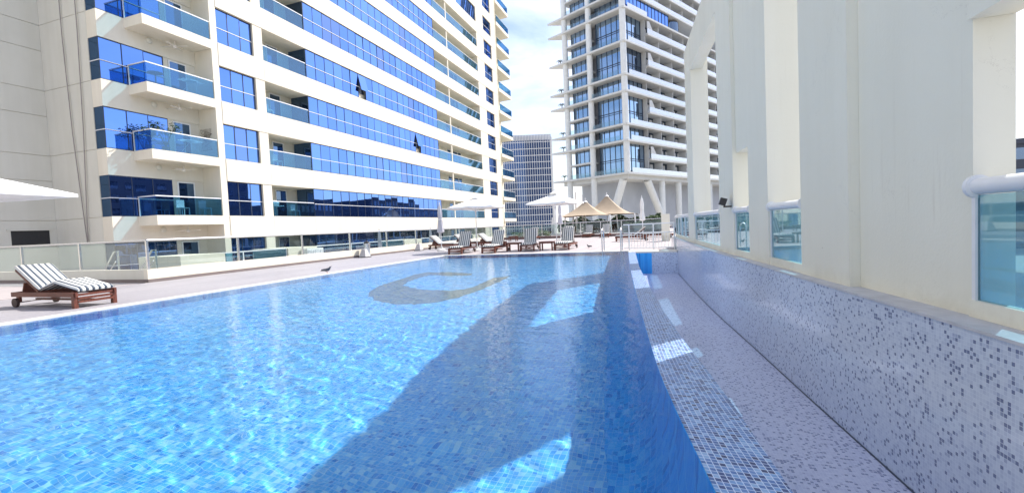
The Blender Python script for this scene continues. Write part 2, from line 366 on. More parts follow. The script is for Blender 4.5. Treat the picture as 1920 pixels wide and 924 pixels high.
wt = struct(link('pool_water', water_mesh())); wt.cycles.is_caustics_caster = True
m = MB(); bx = lambda y: rim_in(y) - .45
n = 44
for i in range(n):
    y0 = -3 + i * .5; y1 = min(YF, y0 + .5)
    if y0 >= YF: break
    m.poly([(PX, y0, ZB), (bx(y0), y0, ZB), (bx(y1), y1, ZB), (PX, y1, ZB)])
struct(m.build('pool_floor', POOLT)).cycles.is_caustics_receiver = True
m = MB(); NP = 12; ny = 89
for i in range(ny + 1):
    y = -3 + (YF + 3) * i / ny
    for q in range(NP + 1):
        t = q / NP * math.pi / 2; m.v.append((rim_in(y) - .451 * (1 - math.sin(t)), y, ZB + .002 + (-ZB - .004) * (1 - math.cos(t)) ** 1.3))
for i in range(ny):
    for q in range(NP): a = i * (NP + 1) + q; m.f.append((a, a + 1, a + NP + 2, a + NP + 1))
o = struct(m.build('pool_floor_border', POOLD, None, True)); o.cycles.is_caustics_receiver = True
mb = MB(); mb.box(PX - .3, PX, -3, YF + .3, ZB, -.06); mb.box(PX, rim_in(YF) + .0, YF, YF + .3, ZB, -.06); struct(mb.build('pool_edge_wall', POOLT)).cycles.is_caustics_receiver = True
# swirl of sand coloured mosaic on the pool floor
outer = [(-4.3, 11.9), (-4.21, 11.14), (-4.15, 9.41), (-4.22, 8.47), (-4.42, 7.92), (-4.75, 7.66), (-5.22, 7.65), (-5.89, 7.96), (-6.57, 8.61), (-7.0, 9.35), (-7.26, 10.25), (-7.39, 11.21), (-7.6, 12.21), (-7.54, 12.92), (-6.75, 12.88), (-5.71, 12.43)]
inner = [(-5.54, 12.04), (-6.17, 11.93), (-6.96, 12.07), (-6.95, 11.45), (-6.76, 10.57), (-6.55, 10.0), (-5.99, 9.59), (-5.39, 9.32), (-4.76, 9.29), (-4.51, 9.77), (-4.56, 10.55), (-4.63, 11.46)]
m = MB(); ring = outer + inner
bmm = bmesh.new(); vs = [bmm.verts.new((x, y, ZB + .006)) for x, y in ring]; fa = bmm.faces.new(vs); bmesh.ops.triangulate(bmm, faces=[fa])
me = bpy.data.meshes.new('swirl'); bmm.to_mesh(me); bmm.free(); me.materials.append(MOTIF); struct(link('pool_floor_swirl', me)).cycles.is_caustics_receiver = True
# rim
struct(ribbon(rim_in, rim_out, .0, -.012, -3, YF - .1).build('overflow_rim_top', RIMT))
struct(ribbon(rim_out, rim_out, -.012, -.855, -3, YF - .1).build('overflow_rim_face', RIMT))
ZC = -.855
m = MB()
for i in range(44):
    y0 = -3 + i * .5; y1 = y0 + .5; m.poly([(rim_out(y0) - .01, y0, ZC), (wallx(y0) + .01, y0, ZC), (wallx(y1) + .01, y1, ZC), (rim_out(y1) - .01, y1, ZC)])
struct(m.build('channel_floor', CHANT))
# end wall of the channel
YE = 18.55
mm = MB(); mm.uv = []; 
def uvquad(mb, pts, uvs): mb.poly(pts); mb.uv += uvs
uvquad(mm, [(-.80, YE, ZC), (wallx(YE), YE, ZC), (wallx(YE), YE, -.05), (-.80, YE, -.05)], [(0, 0), (1, 0), (1, .8), (0, .8)]); struct(mm.build('channel_end_wall', WALLT))
mm = MB(); mm.uv = []
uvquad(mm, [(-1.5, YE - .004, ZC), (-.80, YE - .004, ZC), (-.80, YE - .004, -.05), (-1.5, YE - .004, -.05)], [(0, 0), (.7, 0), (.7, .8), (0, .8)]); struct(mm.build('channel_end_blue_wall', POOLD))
# mosaic parapet wall beside the channel
ZCAP = .485
pw = thing('parapet_wall', 'long curved parapet faced with lilac and grey mosaic tiles along the overflow channel', 'wall', (wallx(8), 8, ZC))
ribbon(wallx, wallx, ZC, ZCAP - .02, -3, 21.5).build('tiled_face', WALLT, pw)
m = MB()
n = 98
for i in range(n):
    y0 = -3 + i * .25; y1 = y0 + .25
    m.prism([(wallx(y0) - .012, y0), (wallx(y0) + .5, y0), (wallx(y1) + .5, y1), (wallx(y1) - .012, y1)], ZCAP - .02, ZCAP)
m.build('cap_slab', plain('grey_cap_stone', (.50, .51, .55), .7, .12, 7), pw)
m = MB(); n = 98
for i in range(n):
    y0 = -3 + i * .25; y1 = y0 + .25
    m.prism([(wallx(y0) + .45, y0), (wallx(y0) + .5, y0), (wallx(y1) + .5, y1), (wallx(y1) + .45, y1)], -6, ZCAP - .02)
m.build('outer_face', PLC, pw)
m = MB(); m.tube([(wallx(y) - .004, y, ZC + .004) for y in [-3 + .5 * i for i in range(44)]], .007, 5); m.build('base_joint', DARKM, pw)
# deck, coping
m = MB(); m.box(PX - 4.97, PX - .22, -6, 40.6, -.3, 0); struct(m.build('deck', DECK))
m = MB(); m.box(PX - .22, wallx(22) + .3, YF + .22, 70, -.3, 0); m.box(-15.17, PX - .22, 40.6, 70, -.3, 0); struct(m.build('far_deck', PAVE))
m = MB(); m.box(PX - .22, PX + .02, -6, YF + .22, -.06, .006); m.box(PX + .02, rim_in(YF) + .05, YF - .02, YF + .22, -.06, .006); m.box(rim_in(YF) + .05, wallx(19.2) + .02, YE, YF + .22, -.05, .006)
struct(m.build('pool_coping', COPE))
struct(B(-30.99, -15.35, 9.6, 70, -1.0, -.77).build('terrace_floor', PAVE)); struct(B(-30.99, -15.35, -30, 9.4, -.9, -.001).build('side_deck', PAVE))
m = MB(); m.box(-900, 900, -700, 2500, -6.6, -6); struct(m.build('ground', GROUND))
# ------------------------------------------------------------------ arcade wall on the parapet
aw = thing('arcade_wall', 'tall weathered cream arcade wall with open bays standing on the mosaic parapet', 'wall', (1.3, 9, ZCAP))
def curved(y0, y1, z0, z1, d0, d1, m=None):
    m = m or MB(); n = max(1, int((y1 - y0) / .5 + .99)); L0 = []; L1 = []
    for i in range(n + 1):
        y = y0 + (y1 - y0) * i / n; L0.append((wallx(y) + d0, y)); L1.append((wallx(y) + d1, y))
    m.prism(L0 + L1[::-1], z0, z1); return m
ZTOP, ZARC, ZLOW = 6.45, 5.5, 2.38
D0, D1 = .12, .42
for a, b, dd in ((14.4, 15.75, .46), (9.45, 10.66, .40), (7.5, 8.47, .56), (5.16, 6.29, .34), (-4, 1.2, .34)):
    curved(a, b, ZCAP, ZTOP, D0, D0 + dd).build('pier', PLC, aw)
curved(3.77, 5.157, ZCAP, ZTOP, D0 + .09, D1).build('infill_panel', PLC, aw)
curved(1.203, 3.767, ZLOW, ZTOP, D0 + .06, D1).build('infill_panel', PLC, aw)
curved(8.473, 9.447, ZLOW, ZTOP, D0 + .06, D1).build('infill_panel', PLC, aw)
curved(10.663, 14.397, ZARC, ZTOP, D0 + .003, D1 + .02).build('lintel', PLC, aw)
curved(6.293, 7.497, ZARC, ZTOP, D0 + .003, D1 - .02).build('lintel', PLC, aw)
def gfence(y0, y1, label, npost=0, dd=.16):
    t = thing('glass_balustrade', label, 'balustrade', (wallx(y0) + dd, (y0 + y1) / 2, ZCAP), 0, 'glass balustrades on the parapet')
    curved(y0, y1, ZCAP + .001, ZCAP + .11, dd - .035, dd + .035).build('bottom_frame', PLC, t)
    curved(y0 + .03, y1 - .03, ZCAP + .11, 1.27, dd - .006, dd + .006).build('glass_panel', GG, t)
    n = max(2, int((y1 - y0) / .4)); m = MB(); ys = [y0 + (y1 - y0) * i / n for i in range(n + 1)]
    m.tube([(wallx(y) + dd, y, 1.325) for y in ys], .052, 12); m.build('handrail', WHITEM, t, True)
    for y, s in ((y0, 1), (y1, -1)):
        m = MB(); m.tube([(wallx(y) + dd, y, 1.325), (wallx(y + s * .03) + dd, y + s * .03, 1.325)], .075, 14); m.build('collar', WHITEM, t, True)
        m = MB(); curved(min(y, y + s * .03), max(y, y + s * .03), ZCAP + .11, 1.28, dd - .02, dd + .02, m); m.build('side_frame', WHITEM, t)
    for k in range(npost):
        y = y0 + (y1 - y0) * (k + 1) / (npost + 1); curved(y - .03, y + .03, ZCAP + .11, 1.28, dd - .035, dd + .035).build('post', WHITEM, t)
    return t
gfence(1.203, 3.767, 'teal glass balustrade with thick white pipe rail in the nearest open bay', 0, .22)
gfence(6.293, 7.497, 'glass balustrade in the tall bay between the two broad piers')
gfence(8.473, 9.447, 'narrow glass balustrade under the low infill panel beside the spotlight pier')
gfence(10.663, 14.397, 'glass balustrade in the widest arched bay at the far pier')
gfence(15.753, 20.9, 'glass balustrade with white posts past the far end of the arcade wall', 3)
sp = thing('spotlight', 'small black spotlight fixed to the second far pier above the rail', 'light', (wallx(9.6) + .1, 9.6, 1.4))
B(wallx(9.6) - .02, wallx(9.6) + .12, 9.57, 9.63, 1.39, 1.42).build('bracket', BLACK, sp)
MB().obox((wallx(9.6) - .03, 9.58, 1.50), (0.9, 0, -.3), (0, 1, 0), (.3, 0, .9), .06, .09, .07).build('lamp_head', BLACK, sp)
# pilaster where the arcade meets the far deck
pl = B(-.6, -.15, 27.5, 28.3, 0, 1.55).build('pilaster', PLC); tag(pl, 'cream square pilaster at the end of the far deck railing', 'pillar')
# ------------------------------------------------------------------ pool ladder, gate
def arc_rail(x0, y0, x1, name_parent):
    pts = [(x0, y0 - .35, -.5), (x0, y0 - .35, .55)]
    for k in range(1, 8):
        t = math.pi * k / 8; pts.append((x0, y0 - .35 + .3 * (1 - math.cos(t)), .75 + .22 * math.sin(t)))
    pts += [(x0, y0 + .25, .55), (x0, y0 + .25, 0)]
    MB().tube(pts, .024, 10).build('handrail', STEEL, name_parent, True)
ld = thing('pool_ladder', 'pair of curved steel grab rails of the pool ladder at the far edge', 'pool ladder', (-2.4, YF, 0))
arc_rail(-2.75, YF, 0, ld); arc_rail(-2.0, YF, 0, ld)
for z in (-.15, -.38): MB().tube([(-2.75, YF - .35, z), (-2.0, YF - .35, z)], .02, 8).build('rung', STEEL, ld, True)
gt = thing('metal_railing', 'low white metal bar railing closing the far end of the overflow channel', 'railing', (-1, 20.4, 0))
for z in (1.08, .72, .1): MB().tube([(-1.95, 19.6, z), (-1.7, 19.55, z), (wallx(19.5), 19.5, z)], .02, 8).build('rail', WHITEM, gt, True)
for k in range(15):
    x = -1.75 + k * .12
    if x < wallx(19.5): MB().tube([(x, 19.55, .1), (x, 19.55, .72)], .010, 6).build('bar', WHITEM, gt, True)
for x in (-1.72, -.75, wallx(19.5) - .03): MB().tube([(x, 19.55, 0), (x, 19.55, 1.08)], .025, 8).build('post', WHITEM, gt, True)
# ------------------------------------------------------------------ low parapet and glass fence, left and far
gf = thing('glass_fence', 'long glass fence with steel posts on the low white parapet left of the pool', 'fence', (-15.2, 9.4, 0))
FX, FY = -15.2, 9.4
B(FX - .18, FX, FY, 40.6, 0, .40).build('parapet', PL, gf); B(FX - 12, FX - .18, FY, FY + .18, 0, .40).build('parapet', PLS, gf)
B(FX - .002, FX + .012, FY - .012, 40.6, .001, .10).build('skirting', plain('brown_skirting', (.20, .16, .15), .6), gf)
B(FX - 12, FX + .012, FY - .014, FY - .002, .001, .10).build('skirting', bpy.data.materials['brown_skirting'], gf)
px_ = FX - .09; py_ = FY + .09
MB().tube([(px_ - 12, py_, 1.30), (px_, py_, 1.30)], .03, 8).build('top_rail', STEEL, gf, True)
MB().tube([(px_, py_, 1.30), (px_, 40.6, 1.30)], .03, 8).build('top_rail', STEEL, gf, True)
pm = MB().box(-.03, .03, -.03, .03, .40, 1.29).mesh('post', STEEL)
for k in range(11): link('post', pm, gf, True, (px_, py_ + k * 3.12, 0))
for k in range(1, 4): link('post', pm, gf, True, (px_ - k * 3.3, py_, 0))
gm = MB().box(-.006, .006, .06, 3.06, .43, 1.26).mesh('glass_panel', GC)
for k in range(10): link('glass_panel', gm, gf, True, (px_, py_ + k * 3.12, 0))
gm2 = MB().box(-3.24, -.06, -.006, .006, .43, 1.26).mesh('glass_panel', GC)
for k in range(3): link('glass_panel', gm2, gf, True, (px_ - k * 3.3, py_, 0))
ff = thing('glass_railing', 'straight glass railing with steel rail across the far end of the deck', 'railing', (-8, 40.8, 0))
B(-15.2, -.5, 40.62, 40.8, 0, .22).build('kerb', plain('maroon_kerb', (.20, .12, .11), .7), ff)
MB().tube([(-15.2, 40.7, 1.30), (-.5, 40.7, 1.36)], .035, 8).build('top_rail', STEEL, ff, True)
for k in range(9):
    x = -15.0 + k * 1.8; B(x - .03, x + .03, 40.67, 40.73, .22, 1.3).build('post', STEEL, ff); 
    if k < 8: B(x + .06, x + 1.74, 40.694, 40.706, .25, 1.24).build('glass_panel', GC, ff)
# ------------------------------------------------------------------ loungers
def slab_path(prof, w, th, n_seg=1):
    """cushion following a profile of (x,z) points, rounded edges"""
    m = MB(); pr = [Vector((x, 0, z)) for x, z in prof]; secs = []
    cs = [(-w / 2, .25), (-w / 2 + .015, .8), (-w / 2 + .05, 1), (0, 1.06), (w / 2 - .05, 1), (w / 2 - .015, .8), (w / 2, .25), (w / 2 - .02, 0), (-w / 2 + .02, 0)]
    for k, p in enumerate(pr):
        d = (pr[min(k + 1, len(pr) - 1)] - pr[max(0, k - 1)]).normalized(); nrm = Vector((-d.z, 0, d.x))
        if nrm.z < 0: nrm = -nrm
        e = .55 if k in (0, len(pr) - 1) else 1
        for y, t in cs: m.v.append(tuple(p + nrm * th * t * e + Vector((0, y, 0))))
    nc = len(cs)
    for k in range(len(pr) - 1):
        for q in range(nc): a = k * nc + q; b = k * nc + (q + 1) % nc; m.f.append((a, b, b + nc, a + nc))
    m.f.append(tuple(range(nc))); m.f.append(tuple(range((len(pr) - 1) * nc, len(pr) * nc))); return m
def make_lounger(ang, knee, label, loc, rz):
    t = thing('sun_lounger', label, 'sun lounger', loc, rz, 'wooden sun loungers around the pool')
    kw = dict(world=False); W2 = .33; H = .30; HX = 1.18
    for s in (-1, 1):
        B(0, 1.95, s * W2 - .02, s * W2 + .02, H - .09, H).build('side_rail', WOODM, t, **kw)
        B(.03, .11, s * W2 - .035, s * W2 + .035, 0, H + .005).build('leg', WOODM, t, **kw)
        B(1.80, 1.88, s * (W2 - .05) - .025, s * (W2 - .05) + .025, .10, H - .02).build('leg', WOODM, t, **kw)
        w = MB().tube([(1.86, s * (W2 + .0) - .025, .09), (1.86, s * (W2 + .0) + .025, .09)], .09, 16); w.build('wheel', plain('dark_wheel', (.06, .035, .03), .6) if 'dark_wheel' not in bpy.data.materials else bpy.data.materials['dark_wheel'], t, True, False)
    MB().tube([(1.86, -W2, .09), (1.86, W2, .09)], .012, 6).build('axle', STEEL, t, True, False)
    for z in (.25, .185, .12): B(.02, .045, -W2 + .03, W2 - .03, z - .022, z + .022).build('end_slat', WOODM, t, **kw)
    B(1.90, 1.95, -W2 + .02, W2 - .02, H - .09, H).build('end_rail', WOODM, t, **kw)
    B(.10, 1.85, -.02, .02, .10, .14).build('stretcher', WOODM, t, **kw)
    sl = MB().box(-.025, .025, -W2 + .02, W2 - .02, H - .018, H + .004).mesh('slat', WOODM)
    for k in range(13): link('slat', sl, t, False, (.09 + k * .085, 0, 0))
    c, s_ = math.cos(ang), math.sin(ang); BL = .80
    for s in (-1, 1): MB().obox((HX + c * BL / 2, s * (W2 - .05), H + s_ * BL / 2), (c, 0, s_), (0, 1, 0), (-s_, 0, c), BL / 2, .02, .02).build('backrest_rail', WOODM, t, **kw)
    bs = MB().obox((0, 0, 0), (c, 0, s_), (0, 1, 0), (-s_, 0, c), .025, W2 - .03, .01).mesh('backrest_slat', WOODM)
    for k in range(9): link('backrest_slat', bs, t, False, (HX + c * (.05 + k * .087), 0, H + s_ * (.05 + k * .087)))
    pr = MB().obox((HX + c * .5 + .1, 0, (H + s_ * .5) / 2 + .06), (.35, 0, -.9), (0, 1, 0), (.9, 0, .35), max(.06, s_ * .27), .28, .012).build('prop', WOODM, t, **kw)
    T = .075; o = .025
    prof = [(.0, H + o - .01), (.06, H + o), (.35, H + o + knee * .45), (.68, H + o + knee), (.95, H + o + knee * .4), (HX - .05, H + o)]
    cu = slab_path(prof, .62, T).build('seat_cushion', STRIPE, t, True, False)
    prof = [(HX - .02 - s_ * o, H + o + .01)] + [(HX + c * d - s_ * o, H + s_ * d + c * o) for d in (.1, .3, .5, .7, .82, .86)]
    slab_path(prof, .62, T).build('back_cushion', STRIPE, t, True, False)
    for s in (-1, 1):
        e = MB().tube([(x, s * .312, z + T * .25) for x, z in [(.0, H + o - .01), (.06, H + o), (.35, H + o + knee * .45), (.68, H + o + knee), (.95, H + o + knee * .4), (HX - .05, H + o)]], .008, 5); e.build('piping', PIPING, cu, True, False)
    return t
near = make_lounger(R(33), .13, 'large nearby wooden sun lounger with striped cushion on the deck by the left pool edge', (-10.93, 5.80, 0), R(181)); near.scale = (1.07, 1.0, 1.04)
far0 = make_lounger(R(62), 0, 'upright striped sun lounger at the far pool edge, left of the standing parasol pole', (-9.98, 19.85, 0), R(93))
def lg(x, y, rz, label): return copy_tree(far0, None, (x, y, 0), R(rz), label)
lg(-8.30, 20.0, 89, 'striped lounger just right of the standing parasol pole, between it and the first side table')
lg(-6.67, 21.0, 99, 'upright striped lounger between the two wooden side tables')
lg(-4.98, 21.1, 89, 'reclined striped lounger at the pool edge right of the second side table')
low = make_lounger(R(38), 0, 'flat striped lounger seen from the side behind the closed parasol near the terrace fence', (-12.7, 25.6, 0), R(172))
def lw(x, y, rz, label): return copy_tree(low, None, (x, y, 0), R(rz), label)
lw(-12.0, 27.6, 172, 'second low striped lounger behind the closed parasol, with a lowered back')
lw(-10.1, 27.0, 165, 'low striped lounger in the back row behind the standing parasol pole')
lg(-11.2, 36.4, 92, 'striped lounger standing before the far glass railing, behind the second side table')
lg(-8.7, 38.3, 88, 'striped lounger at the far railing below the left tan tent')
lg(-7.0, 39.0, 88, 'upright striped lounger at the far railing between the tent posts')
lg(-5.3, 37.6, 90, 'pale striped lounger at the far railing behind the left ladder rail')
lw(-3.4, 29.0, 5, 'low wooden lounger with a pale cushion left of the bar railing')
lw(-1.9, 31.6, 12, 'low wooden lounger beside the cream pilaster behind the bar railing')
def table(x, y, rz, label):
    t = thing('side_table', label, 'table', (x, y, 0), R(rz), 'wooden side tables'); kw = dict(world=False)
    for a in (-.3, .3):
        for b in (-.22, .22): B(a - .03, a + .03, b - .03, b + .03, 0, .40).build('leg', WOODM, t, **kw)
    for k in range(6): B(-.35, .35, -.26 + k * .088, -.18 + k * .088, .40, .43).build('slat', WOODM, t, **kw)
    B(-.33, .33, -.25, -.23, .34, .40).build('apron', WOODM, t, **kw); B(-.33, .33, .21, .23, .34, .40).build('apron', WOODM, t, **kw); return t
table(-7.45, 21.35, 0, 'wooden side table left of the upright lounger'); table(-5.75, 21.35, 0, 'wooden side table right of the upright lounger')
table(-12.6, 36.0, 0, 'low dark wooden table by the far left railing')
# ------------------------------------------------------------------ parasols
def parasol(label, loc, rad, ztop, zeave, rz=0, n=8, base=True, sag=.06):
    t = thing('parasol', label, 'parasol', loc, rz, 'open white parasols'); kw = dict(world=False)
    m = MB()
    ap = (0, 0, ztop); rings = []
    for j in range(7):
        f = j / 6; ring = []
        for k in range(n * 4):
            a = 2 * math.pi * k / (n * 4); kk = (k % 4) / 4
            # straight hem between rib tips
            edge = math.cos(math.pi / n) / math.cos((kk - .5) * 2 * math.pi / n)
            r = rad * f * (edge * .97 + .03); z = ztop + (zeave - ztop) * f ** .93 - sag * math.sin(math.pi * kk) * f * .5
            ring.append((r * math.cos(a), r * math.sin(a), z))
        rings.append(ring)
    N = n * 4
    for ring in rings: m.v += ring
    for j in range(6):
        for k in range(N): a = j * N + k; b = j * N + (k + 1) % N; m.f.append((a, b, b + N, a + N))
    cn = m.build('canopy', FABW, t, False, False)
    v = MB()   # hem
    L_ = rings[-1]
    for k in range(N):
        a, b = L_[k], L_[(k + 1) % N]; v.poly([a, b, (b[0], b[1], b[2] - .07), (a[0], a[1], a[2] - .07)])
    v.build('valance', FABW, cn, False, False)
    MB().lathe([(.001, ztop + .14), (.10, ztop + .10), (.30, ztop - .02)], n * 2).build('vent_cap', FABW, cn, False, False)
    MB().tube([(0, 0, 0), (0, 0, ztop + .12)], .024, 12).build('pole', WHITEM, t, True, False)
    MB().tube([(0, 0, ztop + .12), (0, 0, ztop + .24)], [.03, .012], 8).build('finial', WHITEM, t, True, False)
    zh = zeave - .25
    for k in range(n):
        a = 2 * math.pi * k / n; ca, sa = math.cos(a), math.sin(a)
        rb = MB().tube([(.03 * ca, .03 * sa, ztop - .03), (rad * .97 * ca, rad * .97 * sa, zeave - .02)], .011, 6).build('rib', WHITEM, t, True, False)
        MB().tube([(.03 * ca, .03 * sa, zh), (rad * .5 * ca, rad * .5 * sa, (ztop + zeave) / 2 - .04)], .009, 6).build('strut', WHITEM, rb, True, False)
    MB().tube([(0, 0, zh - .05), (0, 0, zh + .05)], .045, 10).build('hub', WHITEM, t, True, False)
    if base: MB().lathe([(.0, .0), (.27, .0), (.27, .05), (.07, .14), (.03, .30), (0, .30)], 20).build('base', plain('base_concrete', (.6, .6, .58), .8) if 'base_concrete' not in bpy.data.materials else bpy.data.materials['base_concrete'], t, True, False)
    return t
parasol('open white parasol standing behind the far loungers in front of the apartment block', (-9.99, 22.6, 0), 1.62, 2.86, 2.36, R(10))
parasol('open white parasol in the middle of the far deck before the glass tower', (-5.70, 23.1, 0), 1.58, 2.84, 2.34, R(32), 4)
parasol('large white parasol cut by the left frame edge above the nearby lounger', (-13.85, 4.15, 0), 2.65, 3.12, 2.38, R(63), 4)
def closed(label, x, y, h, mat):
    t = thing('closed_parasol', label, 'parasol', (x, y, 0), 0, 'folded parasols'); kw = dict(world=False)
    MB().tube([(0, 0, 0), (0, 0, h)], .024, 10).build('pole', WHITEM, t, True, False)
    st = lambda q, n, z: 1 + .22 * math.cos(q * 2 * math.pi / 4 + z * 2)
    MB().lathe([(.02, h - .02), (.07, h - .15), (.12, h - .5), (.10, h - .9), (.15, h - 1.35), (.19, h - 1.62), (.10, h - 1.68), (.02, h - 1.6)], 24, star=st).build('folded_canopy', mat, t, True, False)
    MB().lathe([(.125, h - .92), (.125, h - .86)], 14).build('tie_strap', WHITE, t, True, False)
    MB().tube([(0, 0, h), (0, 0, h + .12)], [.03, .01], 8).build('finial', WHITEM, t, True, False)
    MB().lathe([(0, 0), (.27, 0), (.27, .05), (.07, .14), (.03, .3), (0, .3)], 18).build('base', bpy.data.materials['base_concrete'], t, True, False)
closed('folded pale lilac parasol left of the standing white one', -12.78, 23.75, 2.72, FABG)
closed('folded grey parasol beside the left tan tent', -8.32, 35.1, 2.9, FABG)
closed('folded white parasol near the railing at the far right of the deck', -2.0, 33.5, 2.9, FABW)
# empty umbrella bases and litter bin along the parapet
for x, y, lb in ((-14.75, 19.25, 'grey tapered parasol base left of the steel litter bin'), (-14.8, 24.6, 'grey tapered parasol base near the far lounger by the parapet')):
    t = thing('umbrella_weight', lb, 'parasol base', (x, y, 0), 0, 'empty parasol bases')
    m = MB(); m.v = [(-.2, -.2, .04), (.2, -.2, .04), (.2, .2, .04), (-.2, .2, .04), (-.09, -.09, .42), (.09, -.09, .42), (.09, .09, .42), (-.09, .09, .42)]
    m.f = [(0, 3, 2, 1), (4, 5, 6, 7), (0, 1, 5, 4), (1, 2, 6, 5), (2, 3, 7, 6), (3, 0, 4, 7)]; m.build('block', plain('base_grey', (.5, .48, .48), .8) if 'base_grey' not in bpy.data.materials else bpy.data.materials['base_grey'], t, False, False)
    B(-.23, .23, -.23, .23, 0, .04).build('foot', BLACK, t, world=False)
    MB().tube([(0, 0, .42), (0, 0, .52)], .03, 8).build('sleeve', STEEL, t, True, False)
t = thing('litter_bin', 'round brushed steel litter bin standing by the low parapet', 'bin', (-14.85, 19.6, 0))
MB().lathe([(0, 0), (.165, 0), (.165, .02), (.16, .03), (.16, .62), (.175, .63), (.175, .68), (.14, .70)], 24).build('body', STEEL, t, True, False)
MB().lathe([(.14, .70), (.12, .78), (.05, .82), (0, .82)], 20).build('lid', BLACK, t, True, False)
# ------------------------------------------------------------------ birds
def bird(label, loc, rz, sc):
    t = thing('bird', label, 'bird', loc, rz); t.scale = (sc,) * 3
    g = plain('bird_grey', (.10, .10, .115), .7, .3, 30) if 'bird_grey' not in bpy.data.materials else bpy.data.materials['bird_grey']
    me = bpy.data.meshes.new('bird_body')
    pts = [(0, 0, .12, .055), (.06, 0, .135, .058), (.105, 0, .165, .036), (.125, 0, .205, .024), (.138, 0, .232, .026), (-.07, 0, .11, .036), (-.14, 0, .095, .018), (-.21, 0, .085, .016), (.02, .02, .075, .013), (.02, -.02, .075, .013)]
    ed = [(0, 1), (1, 2), (2, 3), (3, 4), (0, 5), (5, 6), (6, 7), (0, 8), (0, 9)]
    me.from_pydata([p[:3] for p in pts], ed, []); me.materials.append(g)
    o = bpy.data.objects.new('body', me); COL.objects.link(o); o.parent = t
    md = o.modifiers.new('skin', 'SKIN'); 
    bm = bmesh.new(); bm.from_mesh(me); ly = bm.verts.layers.skin.verify(); bm.verts.ensure_lookup_table()
    for v, p in zip(bm.verts, pts): v[ly].radius = (p[3], p[3] * (.5 if p[0] < -.13 else 1))
    bm.verts[0][ly].use_root = True; bm.to_mesh(me); bm.free()
    sb = o.modifiers.new('sub', 'SUBSURF'); sb.levels = 2; sb.render_levels = 2
    for s in (-1, 1):
        m = MB(); m.obox((-.04, s * .052, .128), (1, 0, .12), (0, 1, 0), (0, 0, 1), .11, .008, .033); m.build('wing', g, t, world=False)
        m = MB(); m.tube([(.02, s * .02, .08), (.015, s * .022, .005), (.05, s * .022, .003)], .005, 5); m.build('leg', plain('bird_leg', (.45, .12, .1), .6) if 'bird_leg' not in bpy.data.materials else bpy.data.materials['bird_leg'], t, world=False)
    MB().tube([(.158, 0, .234), (.192, 0, .224)], [.008, .002], 6).build('beak', BLACK, t, world=False)
    return t
bird('dark pigeon standing on the left pool coping', (-10.28, 11.5, .006), R(20), .95)
bird('small dark pigeon on the far deck before the pool ladder', (-3.85, 22.1, 0), R(150), .85)
# ------------------------------------------------------------------ tents on the far deck
def tent(label, cx, cy, hw, zt, ze, posts, mat=FABT):
    t = thing('canopy_tent', label, 'tent', (cx, cy, 0), 0, 'tan tensile tents'); m = MB(); n = 32; J = 9
    for j in range(J + 1):
        f = j / J
        for k in range(n):
            a = 2 * math.pi * k / n; c, s = math.cos(a), math.sin(a)
            sq = 1 / max(abs(c), abs(s)); corner = (sq - 1) / .4142
            r = hw * f * (1 + (sq - 1) * .98) * (1 - .10 * (1 - corner) * f)
            z = ze + (zt - ze) * (1 - f) ** 1.9 + .12 * (1 - corner) * f * f
            m.v.append((r * c, r * s, z))
    for j in range(J):
        for k in range(n): a = j * n + k; b = j * n + (k + 1) % n; m.f.append((a, b, b + n, a + n))
    m.build('canopy', mat, t, True, False)
    MB().tube([(0, 0, 0), (0, 0, zt + .35)], .05, 10).build('mast', WHITEM, t, True, False)
    MB().lathe([(0, zt + .02), (.22, zt - .08), (.3, zt - .22)], 16).build('peak_cap', WHITE, t, True, False)
    for sx in (-1, 1):
        for sy in (-1, 1): MB().tube([(sx * hw * 1.02, sy * hw * 1.02, 0), (sx * hw * .98, sy * hw * .98, ze + .03)], .09, 10).build('post', WHITE, t, True, False)
    return t
tent('lower tan tensile tent on the left, before the taller one', -10.3, 57.5, 3.5, 4.1, 2.1, 4)
tent('taller tan tensile tent on the right with a higher peak', -8.2, 62.0, 3.9, 4.9, 2.2, 4)
for x, y, lb in ((-12.4, 62, 'white mast pole left of the tents'), (-11.1, 59.8, 'thin white mast pole behind the left tent')):
    tag(MB().tube([(x, y, 0), (x, y, 5.6 if x < -12 else 5.0)], .12 if x < -12 else .07, 10).build('mast_pole', WHITE, None, True), lb, 'pole')
# ------------------------------------------------------------------ vegetation
def leaves(m, n, fn, size):
    for _ in range(n):
        x, y, z = fn(); a = random.uniform(0, 6.28); b = random.uniform(-1, 1); s = size * random.uniform(.6, 1.4)
        u = Vector((math.cos(a), math.sin(a), b * .6)).normalized() * s; w = u.cross(Vector((random.uniform(-1, 1), random.uniform(-1, 1), random.uniform(.2, 1)))).normalized() * s * .45
        p = Vector((x, y, z)); m.poly([p - u, p + w, p + u, p - w])
def hedge(label, x0, x1, y0, y1, h, n, size, mat, z0=0, cat='hedge'):
    t = thing('hedge', label, cat, ((x0 + x1) / 2, (y0 + y1) / 2, z0)); m = MB()
    def f():
        x = random.uniform(x0, x1); hh = h * (.78 + .22 * math.sin(x * 1.7 + 1) * math.sin(x * .63)); return (x, random.uniform(y0, y1), z0 + hh * random.random() ** .6)
    leaves(m, n, f, size); m.build('foliage', mat, t)
    m = MB()
    k = 0; x = x0 + .3
    while x < x1: m.tube([(x, (y0 + y1) / 2, z0), (x + .1, (y0 + y1) / 2, z0 + h * .6)], .04, 5); x += 1.1
    m.build('stem', BARK, t); return t
hedge('dark dense hedge growing behind the tan tents', -16, -1.5, 65.5, 67.5, 2.3, 9000, .17, LEAFD)
hedge('light green shrubs in the planter behind the bar railing', -4.0, -.6, 41.4, 42.4, 1.75, 2600, .10, LEAF, 0, 'shrub')
hedge('low pale shrubs beyond the far left railing', -15.0, -11.2, 42.0, 43.4, .9, 900, .10, LEAF, 0, 'shrub')
